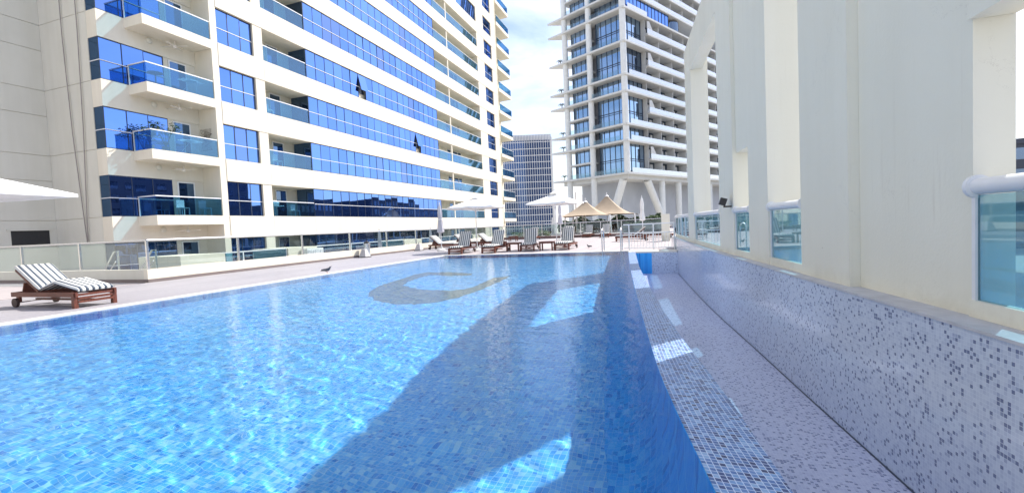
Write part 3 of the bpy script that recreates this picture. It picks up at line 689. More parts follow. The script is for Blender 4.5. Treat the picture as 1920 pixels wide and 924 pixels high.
tag(B(-4.2, -.5, 41.2, 42.6, 0, .9).build('planter', plain('grey_planter', (.42, .42, .44), .8)), 'grey planter box under the light green shrubs', 'planter')
def tree(label, x, y, z0, h, r, n=1800, kind=LEAF):
    t = thing('street_tree', label, 'tree', (x, y, z0), 0, 'street trees beyond the arcade'); m = MB()
    m.tube([(x, y, z0), (x + .1, y, z0 + h * .35), (x, y + .1, z0 + h * .6)], [.2, .14, .08], 8)
    for k in range(5):
        a = k * 1.25; m.tube([(x, y, z0 + h * (.35 + .05 * k)), (x + math.cos(a) * r * .6, y + math.sin(a) * r * .6, z0 + h * (.6 + .06 * k))], [.08, .03], 6)
    m.build('trunk', BARK, t, True); m = MB(); cl = [(random.gauss(0, .45) * r, random.gauss(0, .45) * r, h * random.uniform(.55, .95)) for _ in range(14)]
    def f():
        c = random.choice(cl); return (x + c[0] + random.gauss(0, .2) * r, y + c[1] + random.gauss(0, .2) * r, z0 + c[2] + random.gauss(0, .12) * r)
    leaves(m, n, f, .16); m.build('crown', kind, t); return t
# ------------------------------------------------------------------ apartment building
AX = -25.0
ab = thing('apartment_building', 'tall cream apartment building with blue mirror glass bands and balconies', 'building', (-30, 40, -.77))
K0, K1 = -1, 14
zb = lambda k: 2.63 + 3.4 * k
zt = lambda k: 4.70 + 3.4 * k
TOP = zt(K1) + 2
def pane_mesh(w, h, mat, th=.02): return MB().box(-th, 0, 0, w, 0, h).mesh('pane', mat)
wall = MB()
wall.box(-45, -31.05, -40, 74, -1, TOP)
wall.box(-31.05, -27.15, 14.95, 74, -1, TOP)
wall.box(-27.15, -26.65, 19.8, 67.2, -1, TOP)
PIERS = [(19.8, 20.2), (22.72, 23.42), (59.71, 62.27), (65.33, 66.97)]
for k in range(K0, K1 + 2):
    z0 = zt(k - 1) if k > K0 else -1.0; z1 = zb(k) if k > K0 else -.77
    if k == K1 + 1: z1 = TOP
    wall.box(-26.65, AX, 19.8, 66.97, z0, z1)                        # spandrel and floor slab
    wall.box(-27.15, -26.4, 14.9, 19.797, z0, z1)                    # bay spandrel
    if k <= K1:
        a, b = z1, zt(k)
        for p, q in PIERS: wall.box(-26.65, AX, p, q, a, b)
        wall.box(-26.65, -25.5, 20.2, 22.72, a, b)
        wall.box(-26.65, -25.5, 62.27, 65.33, a, b)
        wall.box(-26.65, -25.3, 27.3, 47.0, a, b)
        wall.box(-27.15, -26.46, 17.97, 19.797, a, b)
        if k >= 8: wall.box(-26.65, AX, 47.03, 53.5, a, b); wall.box(-26.65, -25.5, 53.5, 59.71, a, b)
wall.build('wall', PL, ab)
# jointed cladding panels on the side walls
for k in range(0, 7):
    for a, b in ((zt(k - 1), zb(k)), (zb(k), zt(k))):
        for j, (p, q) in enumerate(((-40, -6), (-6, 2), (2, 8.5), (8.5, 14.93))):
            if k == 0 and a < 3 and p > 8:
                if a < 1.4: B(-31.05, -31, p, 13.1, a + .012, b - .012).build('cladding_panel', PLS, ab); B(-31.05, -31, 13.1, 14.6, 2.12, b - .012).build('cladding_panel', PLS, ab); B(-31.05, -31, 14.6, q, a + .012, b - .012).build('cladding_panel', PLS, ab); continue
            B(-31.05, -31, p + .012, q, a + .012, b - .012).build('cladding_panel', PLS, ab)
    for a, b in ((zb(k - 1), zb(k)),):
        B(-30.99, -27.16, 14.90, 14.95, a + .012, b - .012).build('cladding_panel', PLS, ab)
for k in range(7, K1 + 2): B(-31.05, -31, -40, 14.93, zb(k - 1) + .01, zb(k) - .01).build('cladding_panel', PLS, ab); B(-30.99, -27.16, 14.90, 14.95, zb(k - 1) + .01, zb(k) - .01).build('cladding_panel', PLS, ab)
B(-31.05, -31.02, 13.1, 14.6, 1.40, 2.12).build('vent_slot', BLACK, ab)
B(-31.04, -30.94, 12.95, 14.7, 2.12, 2.2).build('vent_hood', PLS, ab)
pm_band = pane_mesh(.955, 2.03, GB); pm_win = pane_mesh(.80, 2.0, GB); pm_bay = pane_mesh(1.0, 2.03, GB); pm_far = pane_mesh(1.48, 2.0, GB); pm_up = pane_mesh(2.0, 2.0, GB)
def tmesh(y0, y1): return MB().box(0, .03, y0, y1, .91, .95).mesh('transom_rail', WHITEM)
TR_B, TR_W, TR_F, TR_Y = tmesh(27.2, 47.03), tmesh(20.22, 22.70), tmesh(62.3, 65.3), tmesh(14.9, 18.0)
def frame(y0, y1, nm, x=0, t=.03):
    m = MB(); H = zt(0) - zb(0); m.box(x - .04, x + .012, y0, y1, 0, .04); m.box(x - .04, x + .012, y0, y1, H - .05, H)
    for i in range(nm + 1):
        y = y0 + (y1 - y0) * i / nm; a = max(y0, y - t / 2); b = min(y1, y + t / 2); m.box(x - .04, x + .006, a, b, .04, H - .05)
    return m.mesh('frame', DARKM)
FR_B, FR_W, FR_F, FR_Y, FR_U = frame(27.18, 47.03, 20), frame(20.2, 22.72, 3, t=.05), frame(62.27, 65.33, 2), frame(14.92, 17.97, 3), frame(53.5, 59.71, 3, t=.06)
fan_m = MB(); fan_m.tube([(0, 0, -.05), (0, 0, -.30)], .03, 8); fan_m.tube([(0, 0, -.28), (0, 0, -.42)], .10, 12)
for q in range(4):
    a = q * math.pi / 2 + .4; fan_m.obox((math.cos(a) * .38, math.sin(a) * .38, -.33), (math.cos(a), math.sin(a), 0), (-math.sin(a), math.cos(a), .15), (0, 0, 1), .28, .06, .008)
fan_m = fan_m.mesh('ceiling_fan', COPE)
lamp_m = MB(); lamp_m.tube([(0, 0, 0), (.06, 0, 0), (.10, 0, 0)], [.16, .15, .07], 16); lamp_m.smooth = True; lamp_m = lamp_m.mesh('wall_lamp', PLS)
def window(k, x, fr, pm, ys, tr, upper=False):
    f = link('window', fr, ab, True, (x, 0, zb(k)))
    tint = {}
    for i, y in enumerate(ys):
        o = bpy.data.objects.new('pane', pm); COL.objects.link(o); o.parent = f; o.location = (-.012, y, .02); o.rotation_euler = (0, random.gauss(0, .0035), random.gauss(0, .0045))
        if (k, i) in ((3, 6), (2, 15)) and pm is pm_band: o.rotation_euler = (0, R(-13), 0); o.location = (.31, y, .66); o.scale = (1, 1, .68); B(AX - .29, AX - .27, AX * 0 + y, y + .97, zb(k) + .5, zt(k)).build('dark_gap_backing', DARKM, ab)  # dark sheet behind each open pane stands in for the shade inside
    t = bpy.data.objects.new('transom_rail', tr); COL.objects.link(t); t.parent = f
    return f
def balustrade(x, y0, y1, k, name='glass_balustrade', glass=GR, h=1.0, sub=None):
    z = zb(k); p = B(x - .008, x + .008, y0 + .02, y1 - .02, z + .03, z + h - .03).build(name, glass, ab)
    B(x - .03, x + .03, y0, y1, z + h - .03, z + h + .03).build('handrail', WHITEM, p); return p
door_fr = MB(); door_fr.box(0, .05, 0, .07, 0, 2.0); door_fr.box(0, .05, .93, 1.0, 0, 2.0); door_fr.box(0, .05, .07, .93, 1.93, 2.0); door_fr.box(0, .05, .07, .93, 0, .12); door_fr = door_fr.mesh('door_frame', WHITE)
door_gl = MB().box(.01, .03, .07, .93, .12, 1.93).mesh('door_pane', GBD)
def door(k, x, y):
    f = link('door', door_fr, ab, True, (x, y, zb(k) + .0)); o = bpy.data.objects.new('door_pane', door_gl); COL.objects.link(o); o.parent = f
def backwin(k, x, y0, y1):
    B(x, x + .03, y0, y1, zb(k) + (.0 if k > K0 else .2), zt(k) - .18).build('back_window', GBD, ab)
for k in range(K0, 9):
    window(k, AX - .14, FR_W, pm_win, [20.24 + i * .828 for i in range(3)], TR_W)
    window(k, AX - .03, FR_B, pm_band, [27.2 + i * .9925 for i in range(20)], TR_B)
    window(k, AX - .14, FR_F, pm_far, [62.3, 63.82], TR_F)
    window(k, -26.42, FR_Y, pm_bay, [14.94 + i * 1.01 for i in range(3)], TR_Y)
    # side glass of the bay and of the long band
    B(-27.15, -26.46, 14.93, 14.96, zb(k), zt(k)).build('side_pane', GBD, ab)
    B(-27.15, -26.40, 14.89, 14.92, zb(k) + .91, zb(k) + .95).build('transom_rail', WHITEM, ab)
    B(-26.6, -25.04, 27.19, 27.28, zb(k), zt(k)).build('side_pane', GBD, ab)
    # loggia 1
    balustrade(AX - .05, 23.44, 27.14, k); door(k, -26.64, 25.2); backwin(k, -26.645, 23.6, 24.9)
    # bay balcony
    door(k, -26.455, 18.25)
    if k >= 0:
        s = B(-26.4, AX + .003, 16.12, 19.795, zb(k) - .5, zb(k)).build('balcony_slab', PL, ab)
        z = zb(k)
        g = B(AX - .05, AX - .034, 16.15, 19.75, z + .02, z + .98).build('balcony_glass', GR, ab); B(-26.38, AX - .05, 16.16, 16.176, z + .02, z + .98).build('balcony_glass', GR, ab)
        h = MB().box(AX - .07, AX - .015, 16.13, 19.76, z + .98, z + 1.04); h.box(-26.38, AX - .07, 16.13, 16.19, z + .98, z + 1.04); h.box(-26.38, -26.33, 16.135, 16.185, z, z + .98); h.build('handrail', WHITEM, ab)
        link('ceiling_fan', fan_m, ab, True, (-25.75, 18.2, zb(k) - .5 + .02)); link('wall_lamp', lamp_m, ab, True, (-26.4, 17.3, zb(k) - .72))
    # loggia 2
    if k < 8:
        balustrade(AX - .05, 47.05, 59.7, k); B(AX - .2, AX - .03, 50.35, 50.55, zb(k), zt(k)).build('column', PL, ab)
        for y in (47.8, 52.2, 55.2):
            door(k, -26.64, y)
        backwin(k, -26.645, 54.0, 55.1); backwin(k, -26.645, 48.9, 49.8)
    else: window(k, AX - .14, FR_U, pm_up, [53.53, 55.6, 57.67], TR_F)
up = MB(); upf = MB()
for k in range(9, K1 + 1):
    for y0, y1, x in ((20.2, 22.72, AX - .14), (27.2, 47.03, AX - .03), (53.5, 59.71, AX - .14), (62.27, 65.33, AX - .14), (14.92, 17.97, -26.42)):
        up.box(x - .02, x, y0, y1, zb(k), zt(k)); upf.box(x, x + .03, y0, y1, zb(k) + .91, zb(k) + .95)
    up.box(AX - .07, AX - .05, 23.44, 27.14, zb(k), zb(k) + .95); up.box(-26.6, -25.04, 27.19, 27.28, zb(k), zt(k))
    upf.box(AX - .08, AX - .02, 23.44, 27.14, zb(k) + .95, zb(k) + 1.0)
up.build('upper_window', GB, ab)['kind'] = 'stuff'; upf.build('upper_rail', WHITEM, ab)['kind'] = 'stuff'
# balconies past the far corner
MB().tube([(-25.35, 67.4, -1), (-25.35, 67.4, TOP)], .32, 14).build('corner_column', PL, ab, True)
for k in range(K0 + 1, K1 + 1):
    s = MB().prism([(-27.1, 67.5), (AX, 67.9), (AX, 73.6), (-27.1, 73.9)], zb(k) - .5, zb(k)).build('balcony_slab', PL, ab)
    if k < 12:
        g = MB().box(AX - .05, AX - .035, 67.95, 73.5, zb(k) + .02, zb(k) + 1.0); g.box(-27.0, AX - .05, 73.5, 73.52, zb(k) + .02, zb(k) + 1.0); g.build('balcony_glass', GR, ab)
        B(AX - .07, AX - .015, 67.9, 73.55, zb(k) + 1.0, zb(k) + 1.05).build('handrail', WHITEM, ab)
        B(-27.14, -27.1, 68.5, 71.5, zb(k), zt(k) - .2).build('back_window', GBD, ab)
        link('wall_lamp', lamp_m, ab, True, (-26.2, 70.5, zb(k) - .55))
SEG = [20.21, 23.42, 27.16, 32.1, 37.1, 42.0, 47.03, 53.5, 59.71, 66.96]
for k in range(0, 9):
    a = zt(k - 1) + .004; b = zb(k) - .004
    for p, q in zip(SEG, SEG[1:]): B(AX, AX + .028, p + .007, q - .007, a, b).build('facade_panel', PL, ab)
# plants, chairs and odds on balconies
def pot_plant(label, x, y, z, h, r, n=420):
    t = thing('potted_plant', label, 'plant', (x, y, z)); MB().lathe([(.0, 0), (.14, 0), (.19, .3), (.17, .3), (.16, .26), (0, .26)], 14, (x, y)).v
    m = MB(); m.lathe([(.0, z), (.14, z), (.19, z + .3), (.17, z + .3), (.16, z + .26), (0, z + .26)], 14, (x, y)); m.build('pot', plain('terracotta', (.35, .16, .09), .8) if 'terracotta' not in bpy.data.materials else bpy.data.materials['terracotta'], t, True)
    m = MB(); tips = []
    for q in range(7):
        a = q * .9; p = (x + math.cos(a) * r * .6, y + math.sin(a) * r * .9, z + h * random.uniform(.7, 1)); tips.append(p); m.tube([(x, y, z + .25), ((x + p[0]) / 2, (y + p[1]) / 2, z + h * .6), p], [.02, .015, .008], 5)
    m.build('stem', BARK, t); m = MB()
    def f():
        p = random.choice(tips); return (p[0] + random.gauss(0, .1), p[1] + random.gauss(0, .14), p[2] + random.gauss(0, .1))
    leaves(m, n, f, .06); m.build('foliage', LEAFD, t)
pot_plant('bushy dark potted plant on the second balcony of the bay, before the glass', -25.55, 17.2, zb(1), 1.45, .55)
pot_plant('smaller leafy potted plant at the left of the second bay balcony', -25.7, 16.5, zb(1), 1.3, .3, 250)
def drying_rack(label, x, y, z):
    t = thing('drying_rack', label, 'drying rack', (x, y, z), 0, 'laundry racks on bay balconies')
    m = MB()
    for q in range(6): m.tube([(x - .25 + q * .1, y - .6, z + .8), (x - .25 + q * .1, y + .6, z + .8)], .01, 5)
    m.build('wires', WHITEM, t); m = MB()
    for s in (-1, 1): m.tube([(x - .25, y + s * .5, z), (x + .25, y + s * .1, z + .8)], .012, 5); m.tube([(x + .25, y + s * .5, z), (x - .25, y + s * .1, z + .8)], .012, 5)
    m.build('leg', WHITEM, t); B(x - .3, x + .3, y - .25, y + .2, z + .79, z + .83).build('towel', FABW, t)
drying_rack('white laundry rack on the third balcony of the bay', -25.5, 18.8, zb(2)); drying_rack('white laundry rack on the second bay balcony beside the plants', -25.5, 18.5, zb(1))
def chair(label, x, y, z):
    t = thing('garden_chair', label, 'chair', (x, y, z), 0, 'plastic chairs on balconies'); kw = {}
    B(x - .22, x + .22, y - .22, y + .22, z + .42, z + .46).build('seat', WHITE, t); B(x - .24, x - .20, y - .22, y + .22, z + .46, z + .9).build('backrest', WHITE, t)
    for a in (-.2, .2):
        for b in (-.2, .2): B(x + a - .02, x + a + .02, y + b - .02, y + b + .02, z, z + .42).build('leg', WHITE, t)
chair('white plastic chair on the lowest bay balcony', -25.6, 17.9, zb(0)); chair('white plastic chair at the right end of the lowest bay balcony', -25.5, 19.1, zb(0)); chair('white chair in the loggia above the lowest one', -25.6, 24.6, zb(1))
chair('white plastic chair in the loggia two floors above the lowest one', -25.7, 24.2, zb(2)); chair('white plastic chair in the lowest loggia beside the glass band', -25.6, 25.9, zb(0))
chair('white chair in the long far loggia on the second floor', -25.6, 49.0, zb(1)); chair('white chair in the long far loggia on the third floor', -25.6, 56.5, zb(2))
lt = thing('lattice_screen', 'brown lattice screen against the wall of the second bay balcony', 'screen', (-25.8, 19.7, zb(1)))
for q in range(9):
    MB().tube([(-26.3 + q * .11, 19.74, zb(1) + .5), (-26.3 + (q + 4) % 9 * .11, 19.74, zb(1) + 1.75)], .009, 4).build('strip', BARK, lt); MB().tube([(-26.3, 19.75, zb(1) + .5 + q * .155), (-25.42, 19.75, zb(1) + .5 + ((q * 3) % 9) * .155)], .009, 4).build('strip', BARK, lt)
for yy, kk, lb in ((24.1, 0, 'white covered table standing in the lowest loggia'), (54.5, 1, 'white covered table in the long loggia on the second floor')):
    t = thing('covered_table', lb, 'table', (-25.6, yy, zb(kk)), 0, 'covered tables in the loggias'); z = zb(kk)
    B(-25.95, -25.25, yy - .45, yy + .45, z + .70, z + .74).build('top', FABW, t); B(-25.65, -25.55, yy - .05, yy + .05, z, z + .70).build('leg', WHITEM, t); MB().lathe([(0, z + .74), (.22, z + .74), (.28, z + .9), (.18, z + 1.08), (0, z + 1.12)], 10, (-25.6, yy), star=lambda q, n, z: 1 + .25 * math.sin(q * 2.3 + z * 9)).build('cover', FABW, t, True)
tb = thing('bistro_table', 'small round metal table on the third bay balcony', 'table', (-25.5, 16.9, zb(2)))
MB().lathe([(0, zb(2) + .70), (.35, zb(2) + .70), (.35, zb(2) + .72), (0, zb(2) + .72)], 18, (-25.5, 16.9)).build('top', DARKM, tb, True); MB().tube([(-25.5, 16.9, zb(2)), (-25.5, 16.9, zb(2) + .7)], .03, 8).build('leg', DARKM, tb, True)
# ropes on the side wall
for (xa, xb, lb) in ((-29.0, -28.35, 'slanting grey cable hanging down the left side wall'), (-27.75, -28.3, 'second thin cable hanging down the side wall, nearer the bay window')):
    tag(MB().tube([(xa, 14.82, 40), (xa, 14.82, 12), (xa + (xb - xa) * .3, 14.82, 7), (xb, 14.82, 1.4)], .025, 6).build('hanging_cable', plain('cable_grey', (.30, .27, .25), .8) if 'cable_grey' not in bpy.data.materials else bpy.data.materials['cable_grey']), lb, 'cable', 'cables down the side wall')
# ------------------------------------------------------------------ terrace fences in front of the ground floor
def low_wall(label, x0, x1, y0, y1, z1):
    tag(B(x0, x1, y0, y1, -.769, z1).build('garden_wall', PL), label, 'wall', 'white garden walls on the lower terrace')
def tfence(label, y0, y1, x=-20):
    t = thing('terrace_fence', label, 'fence', (x, (y0 + y1) / 2, -.77), 0, 'glass garden fences on the lower terrace')
    B(x - .008, x + .008, y0 + .02, y1 - .02, -.70, .56).build('glass_panel', GR, t); B(x - .03, x + .03, y0, y1, .56, .62).build('top_rail', WHITEM, t)
    n = max(2, int((y1 - y0) / 2.4))
    for i in range(n + 1): y = y0 + (y1 - y0) * i / n; B(x - .04, x + .009 + .03, max(y0, y - .03), min(y1, y + .03), -.77, .56).build('post', WHITEM, t)
low_wall('white garden wall behind the glass fence, nearest the fence corner', -20.2, -17.8, 12.2, 14.05, .66)
tfence('glass garden fence right of the nearest white garden wall', 14.07, 19.4)
low_wall('white garden wall in front of the first loggia', -22.5, -19.9, 19.45, 21.6, .60)
tfence('long glass garden fence right of the second garden wall', 21.65, 30.9)
low_wall('white garden wall before the middle of the glass band', -22.0, -19.9, 30.95, 33.6, .58)
tfence('far glass garden fence before the end of the glass band', 33.65, 44.0)
low_wall('white garden wall near the far end of the terrace', -21.5, -19.9, 44.05, 46.6, .6)
acu = thing('louvred_unit', 'white louvred air conditioning unit on the terrace by the second garden wall', 'air conditioner', (-19.6, 21.0, -.77))
B(-19.85, -19.4, 20.3, 21.55, -.769, .5).build('case', WHITE, acu)
for q in range(9): B(-19.4, -19.37, 20.36 + q * .135, 20.42 + q * .135, -.6, .42).build('louvre', WHITEM, acu)
for x, lb in ((-18.9, 'left steel stair handrail behind the glass fence'), (-16.9, 'right steel stair handrail behind the glass fence')):
    t = thing('stair_handrail', lb, 'handrail', (x, 10.6, 0), 0, 'stair handrails down to the terrace')
    MB().tube([(x - .9, 10.7, .1), (x - .1, 10.7, .95), (x + .1, 10.7, .98), (x + .1, 10.7, .2)], .03, 8).build('rail', STEEL, t, True)
    MB().tube([(x - .6, 10.7, .1), (x - .05, 10.7, .6)], .02, 8).build('lower_rail', STEEL, t, True)
fl = MB()
for k, y in enumerate((26.5, 33.5)):
    t = thing('closed_parasol', ('folded pale parasol on the lower terrace near the litter bin', 'second folded pale parasol on the lower terrace further along')[k], 'parasol', (-19, y, -.77), 0, 'folded parasols')
    MB().tube([(0, 0, 0), (0, 0, 2.3)], .03, 8).build('pole', WHITEM, t, True, False); MB().lathe([(.02, 2.25), (.10, 1.9), (.13, 1.2), (.17, .75), (.03, .8)], 18, star=lambda q, n, z: 1 + .2 * math.cos(q * 1.4)).build('folded_canopy', FABG, t, True, False)
# ------------------------------------------------------------------ residential tower on the right
tw = thing('residential_tower', 'white slab-edged residential tower with round columns, blue glass and stacked balconies', 'building', (-8.49, 101.98, -6), math.atan2(.8776, .4794))
def TB(m, name, mat, smooth=False, par=None): return m.build(name, mat, par or tw, smooth, False)
OZ = 6
LV = lambda i: 12.0 + 3.53 * i + OZ
NL = 21; major = {0, 2, 3, 5, 6, 8, 10, 11, 13, 14, 16, 18, 19, 21}
RX = 62
for i in range(NL + 1):
    z = LV(i)
    if i in major:
        rx = 6.2
        TB(MB().prism([(0, 0), (RX, 0), (RX, 20), (4.5, 18.2), (-.4, 21.8)], z - .42, z), 'floor_slab', SLAB)
    else:
        TB(MB().box(9.4, RX, .15, 19, z - .4, z), 'floor_slab', SLAB)
        TB(MB().box(.5, 3, 10.2, 17.6, z - .4, z), 'balcony_slab', SLAB)
TB(MB().prism([(3.6, 3.8), (RX, 3.8), (RX, 19), (4.5, 17.2), (3.6, 17.2)], LV(0), LV(NL)), 'core_wall', GREYW)
TB(MB().prism([(.9, .9), (RX, .9), (RX, 19.6), (4.6, 17.9), (.9, 19.5)], LV(0) - 1.35, LV(0) - .42), 'transfer_slab', SLAB)
lv = sorted(major)
for a, b in zip(lv, lv[1:]):
    z0, z1 = LV(a), LV(b) - .42
    g = TB(MB().box(2.2, 2.25, 1.9, 9.3, z0, z1).box(2.0, 2.05, 10.8, 16.4, z0, z1).box(2.05, 3.6, 16.35, 16.4, z0, z1), 'window_wall', GT)
    m = MB()
    for j in range(6): y = 2.0 + j * 1.44; m.box(2.10, 2.2, y - .05, y + .05, z0, z1)
    for j in range(5): y = 10.85 + j * 1.38; m.box(1.92, 2.0, y - .05, y + .05, z0, z1)
    if b - a == 2: zm = (z0 + z1) / 2; m.box(2.12, 2.2, 1.9, 9.3, zm - .1, zm + .06); m.box(2.12, 2.2, 1.9, 9.3, zm - .5, zm - .4)
    TB(m, 'mullions', DARKM, par=g)
    if a == 10:
        g = TB(MB().box(1.2, 19.5, .5, .6, z0, z1), 'corner_window', GB); m = MB()
        for j in range(13): x = 1.4 + j * 1.5; m.box(x - .05, x + .05, .42, .5, z0, z1)
        TB(m, 'mullions', DARKM, par=g); TB(MB().tube([(23.5, 2.6, z0), (23.5, 2.6, z1 - .6)], 2.3, 20), 'curved_window', GTD, True)
    else:
        g = TB(MB().box(2.25, 9.4, 2.0, 2.05, z0, z1), 'corner_window', GT if a != 6 else GTD); m = MB()
        for j in range(5): x = 2.35 + j * 1.72; m.box(x - .05, x + .05, 1.9, 2.0, z0, z1)
        if b - a == 2: m.box(2.3, 9.3, 1.92, 2.0, (z0 + z1) / 2 - .1, (z0 + z1) / 2 + .05); m.box(2.3, 9.3, 1.92, 2.0, (z0 + z1) / 2 - .5, (z0 + z1) / 2 - .4)
        TB(m, 'mullions', DARKM, par=g)
    # balustrades of the left face
    TB(MB().box(.15, .18, 1.9, 9.3, z0 + .02, z0 + 1.05), 'balustrade', GC); TB(MB().box(.15, .18, 10.8, 16.4, z0 + .02, z0 + 1.05), 'balustrade', GC)
    TB(MB().box(1.6, 9.4, .15, .18, z0 + .02, z0 + 1.05), 'balustrade', GW)
fin = MB().box(-.10, .10, .9, 3.0, 0, 3.12).mesh('divider', SLAB); bw = MB().box(9.6, RX, 3.0, 3.05, 0, 3.12).mesh('balcony_window', GTD)
bl = MB().box(9.4, RX, .17, .22, .02, 1.05).mesh('balustrade', GW); curt = MB()
for j in range(26): x = 10.4 + j * 2.0; curt.box(x, x + .7 + (j * 7 % 5) * .12, 2.93, 3.0, .1, 2.7)
curt = curt.mesh('curtain', FABW); lab = MB()
for i in range(NL):
    if i == 10: continue
    link('balcony_window', bw, tw, False, (0, 0, LV(i))); link('balustrade', bl, tw, False, (0, 0, LV(i)))
    c = link('curtain', curt, tw, False, ((i * 37 % 11) * .3 - 1, 0, LV(i)))
    for j in range(9): link('divider', fin, tw, False, (9.5 + j * 5.95, 0, LV(i)))
# sail-like corner screens of the balcony stack
for i in (0, 3, 6, 8, 11): 
    m = MB(); z = LV(i) + 3.2; m.v = [(9.5, .2, z - .1), (9.5, .2, z + 3), (9.5, .35, z - .1), (9.5, .35, z + 3), (13.0, .2, z - .1), (13.0, .35, z - .1), (10.4, .2, z + 3), (10.4, .35, z + 3)]
    m.f = [(0, 4, 6, 1), (2, 3, 7, 5), (4, 5, 7, 6), (0, 1, 3, 2), (1, 6, 7, 3), (0, 2, 5, 4)]
    if (i + 1) not in major: TB(m, 'corner_screen', SLAB)
for y, z0 in ((.95, 12 + OZ), (10.1, 0), (17.4, 0)): TB(MB().tube([(.75, y, z0), (.75, y, LV(NL))], .68, 18), 'column', COLM, True)
for p, q in (((1.6, 2.6, LV(0) - 1.3), (1.6, 9.3, 0)), ((10.0, 1.8, LV(0) - 1.3), (21.5, 1.8, 0))): TB(MB().tube([p, q], .85, 18), 'raking_column', COLM, True)
for x in (16.5, 24.5, 33, 42): TB(MB().tube([(x, 1.8, 0), (x, 1.8, LV(0) - 1.3)], .75, 18), 'column', COLM, True)
TB(MB().box(6, RX, 6, 18, 5, LV(0) - 1.35), 'podium_wall', GREYW); TB(MB().box(5, RX, 5.5, 6, 0, 5).box(5, 5.5, 6, 17, 0, 5), 'podium_glass', GTD)
palm_n = 0
for i in (3, 5, 6, 8, 2, 0):
    t = thing('terrace_palm', 'small palm on the pointed slab tip of the tower at floor %s' % {0: 'one, the lowest', 2: 'two', 3: 'three', 5: 'five', 6: 'six', 8: 'eight, the highest'}[i], 'palm', (0, 0, 0), 0, 'small palms on the tower slab tips')
    cs = tw.matrix_basis @ Vector((1.2, 19.6, LV(i))); t.location = cs
    MB().tube([(0, 0, 0), (.1, 0, .9)], .09, 6).build('trunk', BARK, t, world=False); m = MB()
    for q in range(11):
        a = q * .571; c, s = math.cos(a), math.sin(a); p0 = Vector((.1, 0, .9)); p1 = p0 + Vector((c * .7, s * .7, .45)); p2 = p0 + Vector((c * 1.35, s * 1.35, -.05)); w = Vector((-s, c, 0)) * .12
        m.poly([p0 - w * .3, p1 - w, p1 + w, p0 + w * .3]); m.poly([p1 - w, p2, p1 + w])
    m.build('frond', LEAFD, t, world=False)
# ------------------------------------------------------------------ distant glass tower
ga = math.atan2(8.5, 23.5); gtw = thing('glass_tower', 'distant dark blue glass office tower gridded with white fins', 'building', (-89.5, 250.4, -6), ga)
GWD = 25.5; HZ = 56.5
def bend(x): return .35 * ((x / GWD - .5) ** 2) * 4
m = MB(); n = 19
P = [(GWD * i / n, bend(GWD * i / n)) for i in range(-8, n + 1)]
m.prism(P + [(GWD - .5, 20), (P[0][0], 20)], 0, HZ); m.build('window_wall', glass_reflect('office_glass', (.13, .20, .37), (.025, .045, .11), .5, .08, .03), gtw, False, False)
for i in range(-8, n + 1):
    for dx in (0,):
        x = GWD * i / n; B(x - .10, x + .10, bend(x) - .35, bend(x) - .02, 0, HZ).build('fin', WHITE, gtw, world=False)
for k in range(15):
    z = 2 + k * 3.82
    m = MB(); 
    for a, b in zip(P, P[1:]): m.poly([(a[0], a[1] - .25, z), (b[0], b[1] - .25, z), (b[0], b[1] - .25, z + .32), (a[0], a[1] - .25, z + .32)]); m.poly([(a[0], a[1] - .25, z), (b[0], b[1] - .25, z), (b[0], b[1], z), (a[0], a[1], z)])
    m.build('floor_band', WHITE, gtw, False, False)
    m = MB()
m = MB(); m.prism([(P[0][0], -.5), (GWD + .6, .4), (GWD + .4, 18), (P[0][0], 18)], HZ, HZ + 3.4); m.build('roof_screen', plain('roof_screen_grey', (.42, .45, .52), .5), gtw, False, False)
m = MB()
for i in range(40): x = -9 + i * .88; m.box(x, x + .35, bend(max(0, min(GWD, x))) - .75, -.4, HZ + .2, HZ + 3.0)
m.build('roof_louvre', WHITE, gtw, False, False)
B(GWD, GWD + 1.3, 1.0, 12, 0, HZ + 2).build('side_wall', WHITE, gtw, world=False)
# ------------------------------------------------------------------ city beyond the arcade
DKB0 = plain('slate_cladding', (.10, .12, .16), .5)
def block(label, x, y, w, d, h, rz, mat, gl, nf, nc, z0=-6):
    t = thing('city_building', label, 'building', (x, y, z0), rz, 'buildings across the street'); kw = dict(world=False)
    B(0, w, 0, d, 0, h).build('wall', mat, t, **kw); m = MB(); fh = h / nf
    for k in range(nf):
        for c in range(nc):
            cw = w / nc; m.box(c * cw + .2 * cw, c * cw + .8 * cw, -.06, 0, k * fh + .25 * fh, k * fh + .8 * fh)
            dw = d / nc; m.box(-.06, 0, c * dw + .2 * dw, c * dw + .8 * dw, k * fh + .25 * fh, k * fh + .8 * fh)
    o = m.build('window', gl, t, **kw); o['kind'] = 'stuff'; B(-.3, w + .3, -.3, d + .3, h, h + .8).build('parapet', mat, t, **kw)
block('slate office block opposite the bay windows', 88, 66, 40, 52, 29, R(0), DKB0, GTD, 8, 12)
block('dark long block far along the street', 95, 170, 40, 110, 20, R(0), DKB0, GTD, 5, 20)
DKB = plain('dark_cladding', (.06, .07, .10), .5); TANB = plain('tan_cladding', (.50, .44, .36), .8)
block('dark clad office block seen at the right edge beyond the nearest bay', 52, 98, 46, 26, 17, R(-8), DKB, GTD, 5, 12)
block('tan apartment block across the street beyond the arcade', 90, 30, 30, 40, 24, R(4), TANB, GTD, 7, 7)
block('pale block across the street south of the tan one', 85, -30, 26, 36, 19, R(-3), SLAB, GTD, 6, 7)
block('tall slim pale tower far across the street', 150, 75, 24, 24, 62, R(10), SLAB, GT, 17, 6)
block('tall tan tower far across the street', 175, 20, 26, 26, 50, R(-6), TANB, GTD, 14, 6)
block('low dark block beyond the far end of the arcade', 60, 150, 60, 30, 20, R(0), DKB, GTD, 6, 14)
struct(B(20, 34, -120, 240, -6, -5.9).build('street', ASPH))
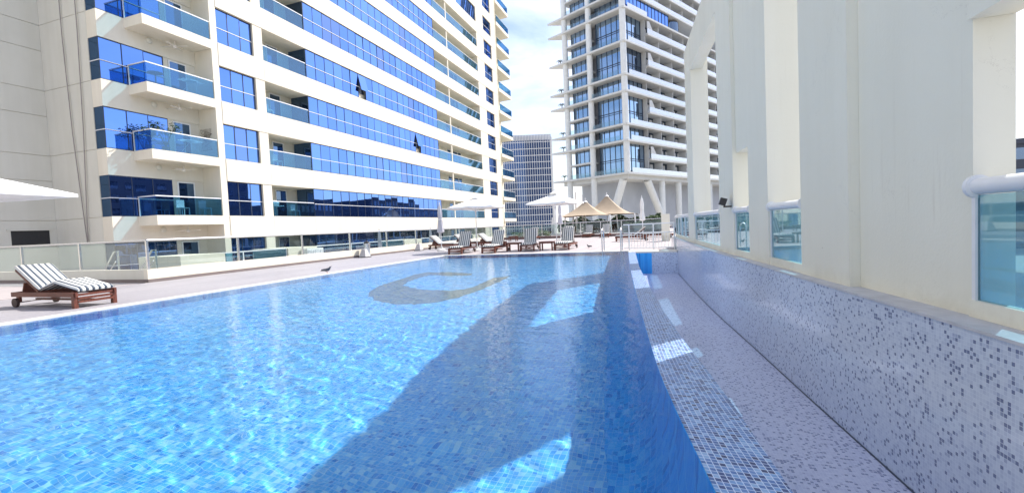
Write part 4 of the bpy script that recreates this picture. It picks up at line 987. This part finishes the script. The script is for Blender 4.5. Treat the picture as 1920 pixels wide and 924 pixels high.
for i, (x, y) in enumerate(((17.5, 8), (17, 17), (18, 26), (17, 36), (38, 20), (38, 34))): tree('street tree %s' % ('nearest the glass of the first bay', 'in the second place along the street', 'in the third place along the street', 'furthest along the near kerb', 'across the street, nearer one', 'across the street, farther one')[i], x, y, -6, 5.2 + i % 3, 2.0, 1100)
def car(label, x, y, col):
    t = thing('parked_car', label, 'car', (x, y, -5.9), R(90), 'cars parked along the street'); kw = dict(world=False)
    mt = Mt('car_paint', .25, col); m = MB()
    prof = [(-2.2, .35), (-2.2, .75), (-1.9, .9), (-1.2, .95), (-.6, 1.4), (.9, 1.42), (1.5, 1.0), (2.15, .9), (2.2, .4)]
    for y_, sc in ((-.85, 1), (.85, 1)): m.v += [(a, y_ * (.82 if b > 1.2 else 1), b) for a, b in prof]
    n = len(prof); m.f = [tuple(range(n)), tuple(range(n, 2 * n))] + [(k, (k + 1) % n, n + (k + 1) % n, n + k) for k in range(n)]
    m.build('body', mt.m, t, False, False)
    for s in (-1, 1):
        g = MB(); g.v = [(-.95, s * .80, 1.0), (1.3, s * .80, 1.0), (.8, s * .725, 1.36), (-.5, s * .725, 1.36)]; g.f = [(0, 1, 2, 3)]; g.v = [(a, b + s * .03, c) for a, b, c in g.v]; g.build('side_window', GTD, t, False, False)
        for wx in (-1.35, 1.35):
            w = MB().tube([(wx, s * .72, .33), (wx, s * .88, .33)], .33, 18).build('wheel', BLACK, t, True, False); MB().tube([(wx, s * .87, .33), (wx, s * .895, .33)], .2, 14).build('rim', STEEL, w, True, False)
    g = MB(); g.v = [(1.46, -.7, 1.05), (1.46, .7, 1.05), (.95, .62, 1.40), (.95, -.62, 1.40)]; g.v = [(a + .04, b, c + .03) for a, b, c in g.v]; g.f = [(0, 1, 2, 3)]; g.build('windscreen', GTD, t, False, False)
for i, (x, y, c, lb) in enumerate(((21.3, 14, (.03, .12, .42), 'blue parked car seen through the nearest glass bay'), (21.3, 20.5, (.7, .7, .72), 'white parked car behind the blue one'), (21.3, 27, (.04, .15, .5), 'second blue parked car further along the kerb'), (21.3, 34, (.1, .1, .11), 'black parked car furthest along the kerb'))): car(lb, x, y, c)
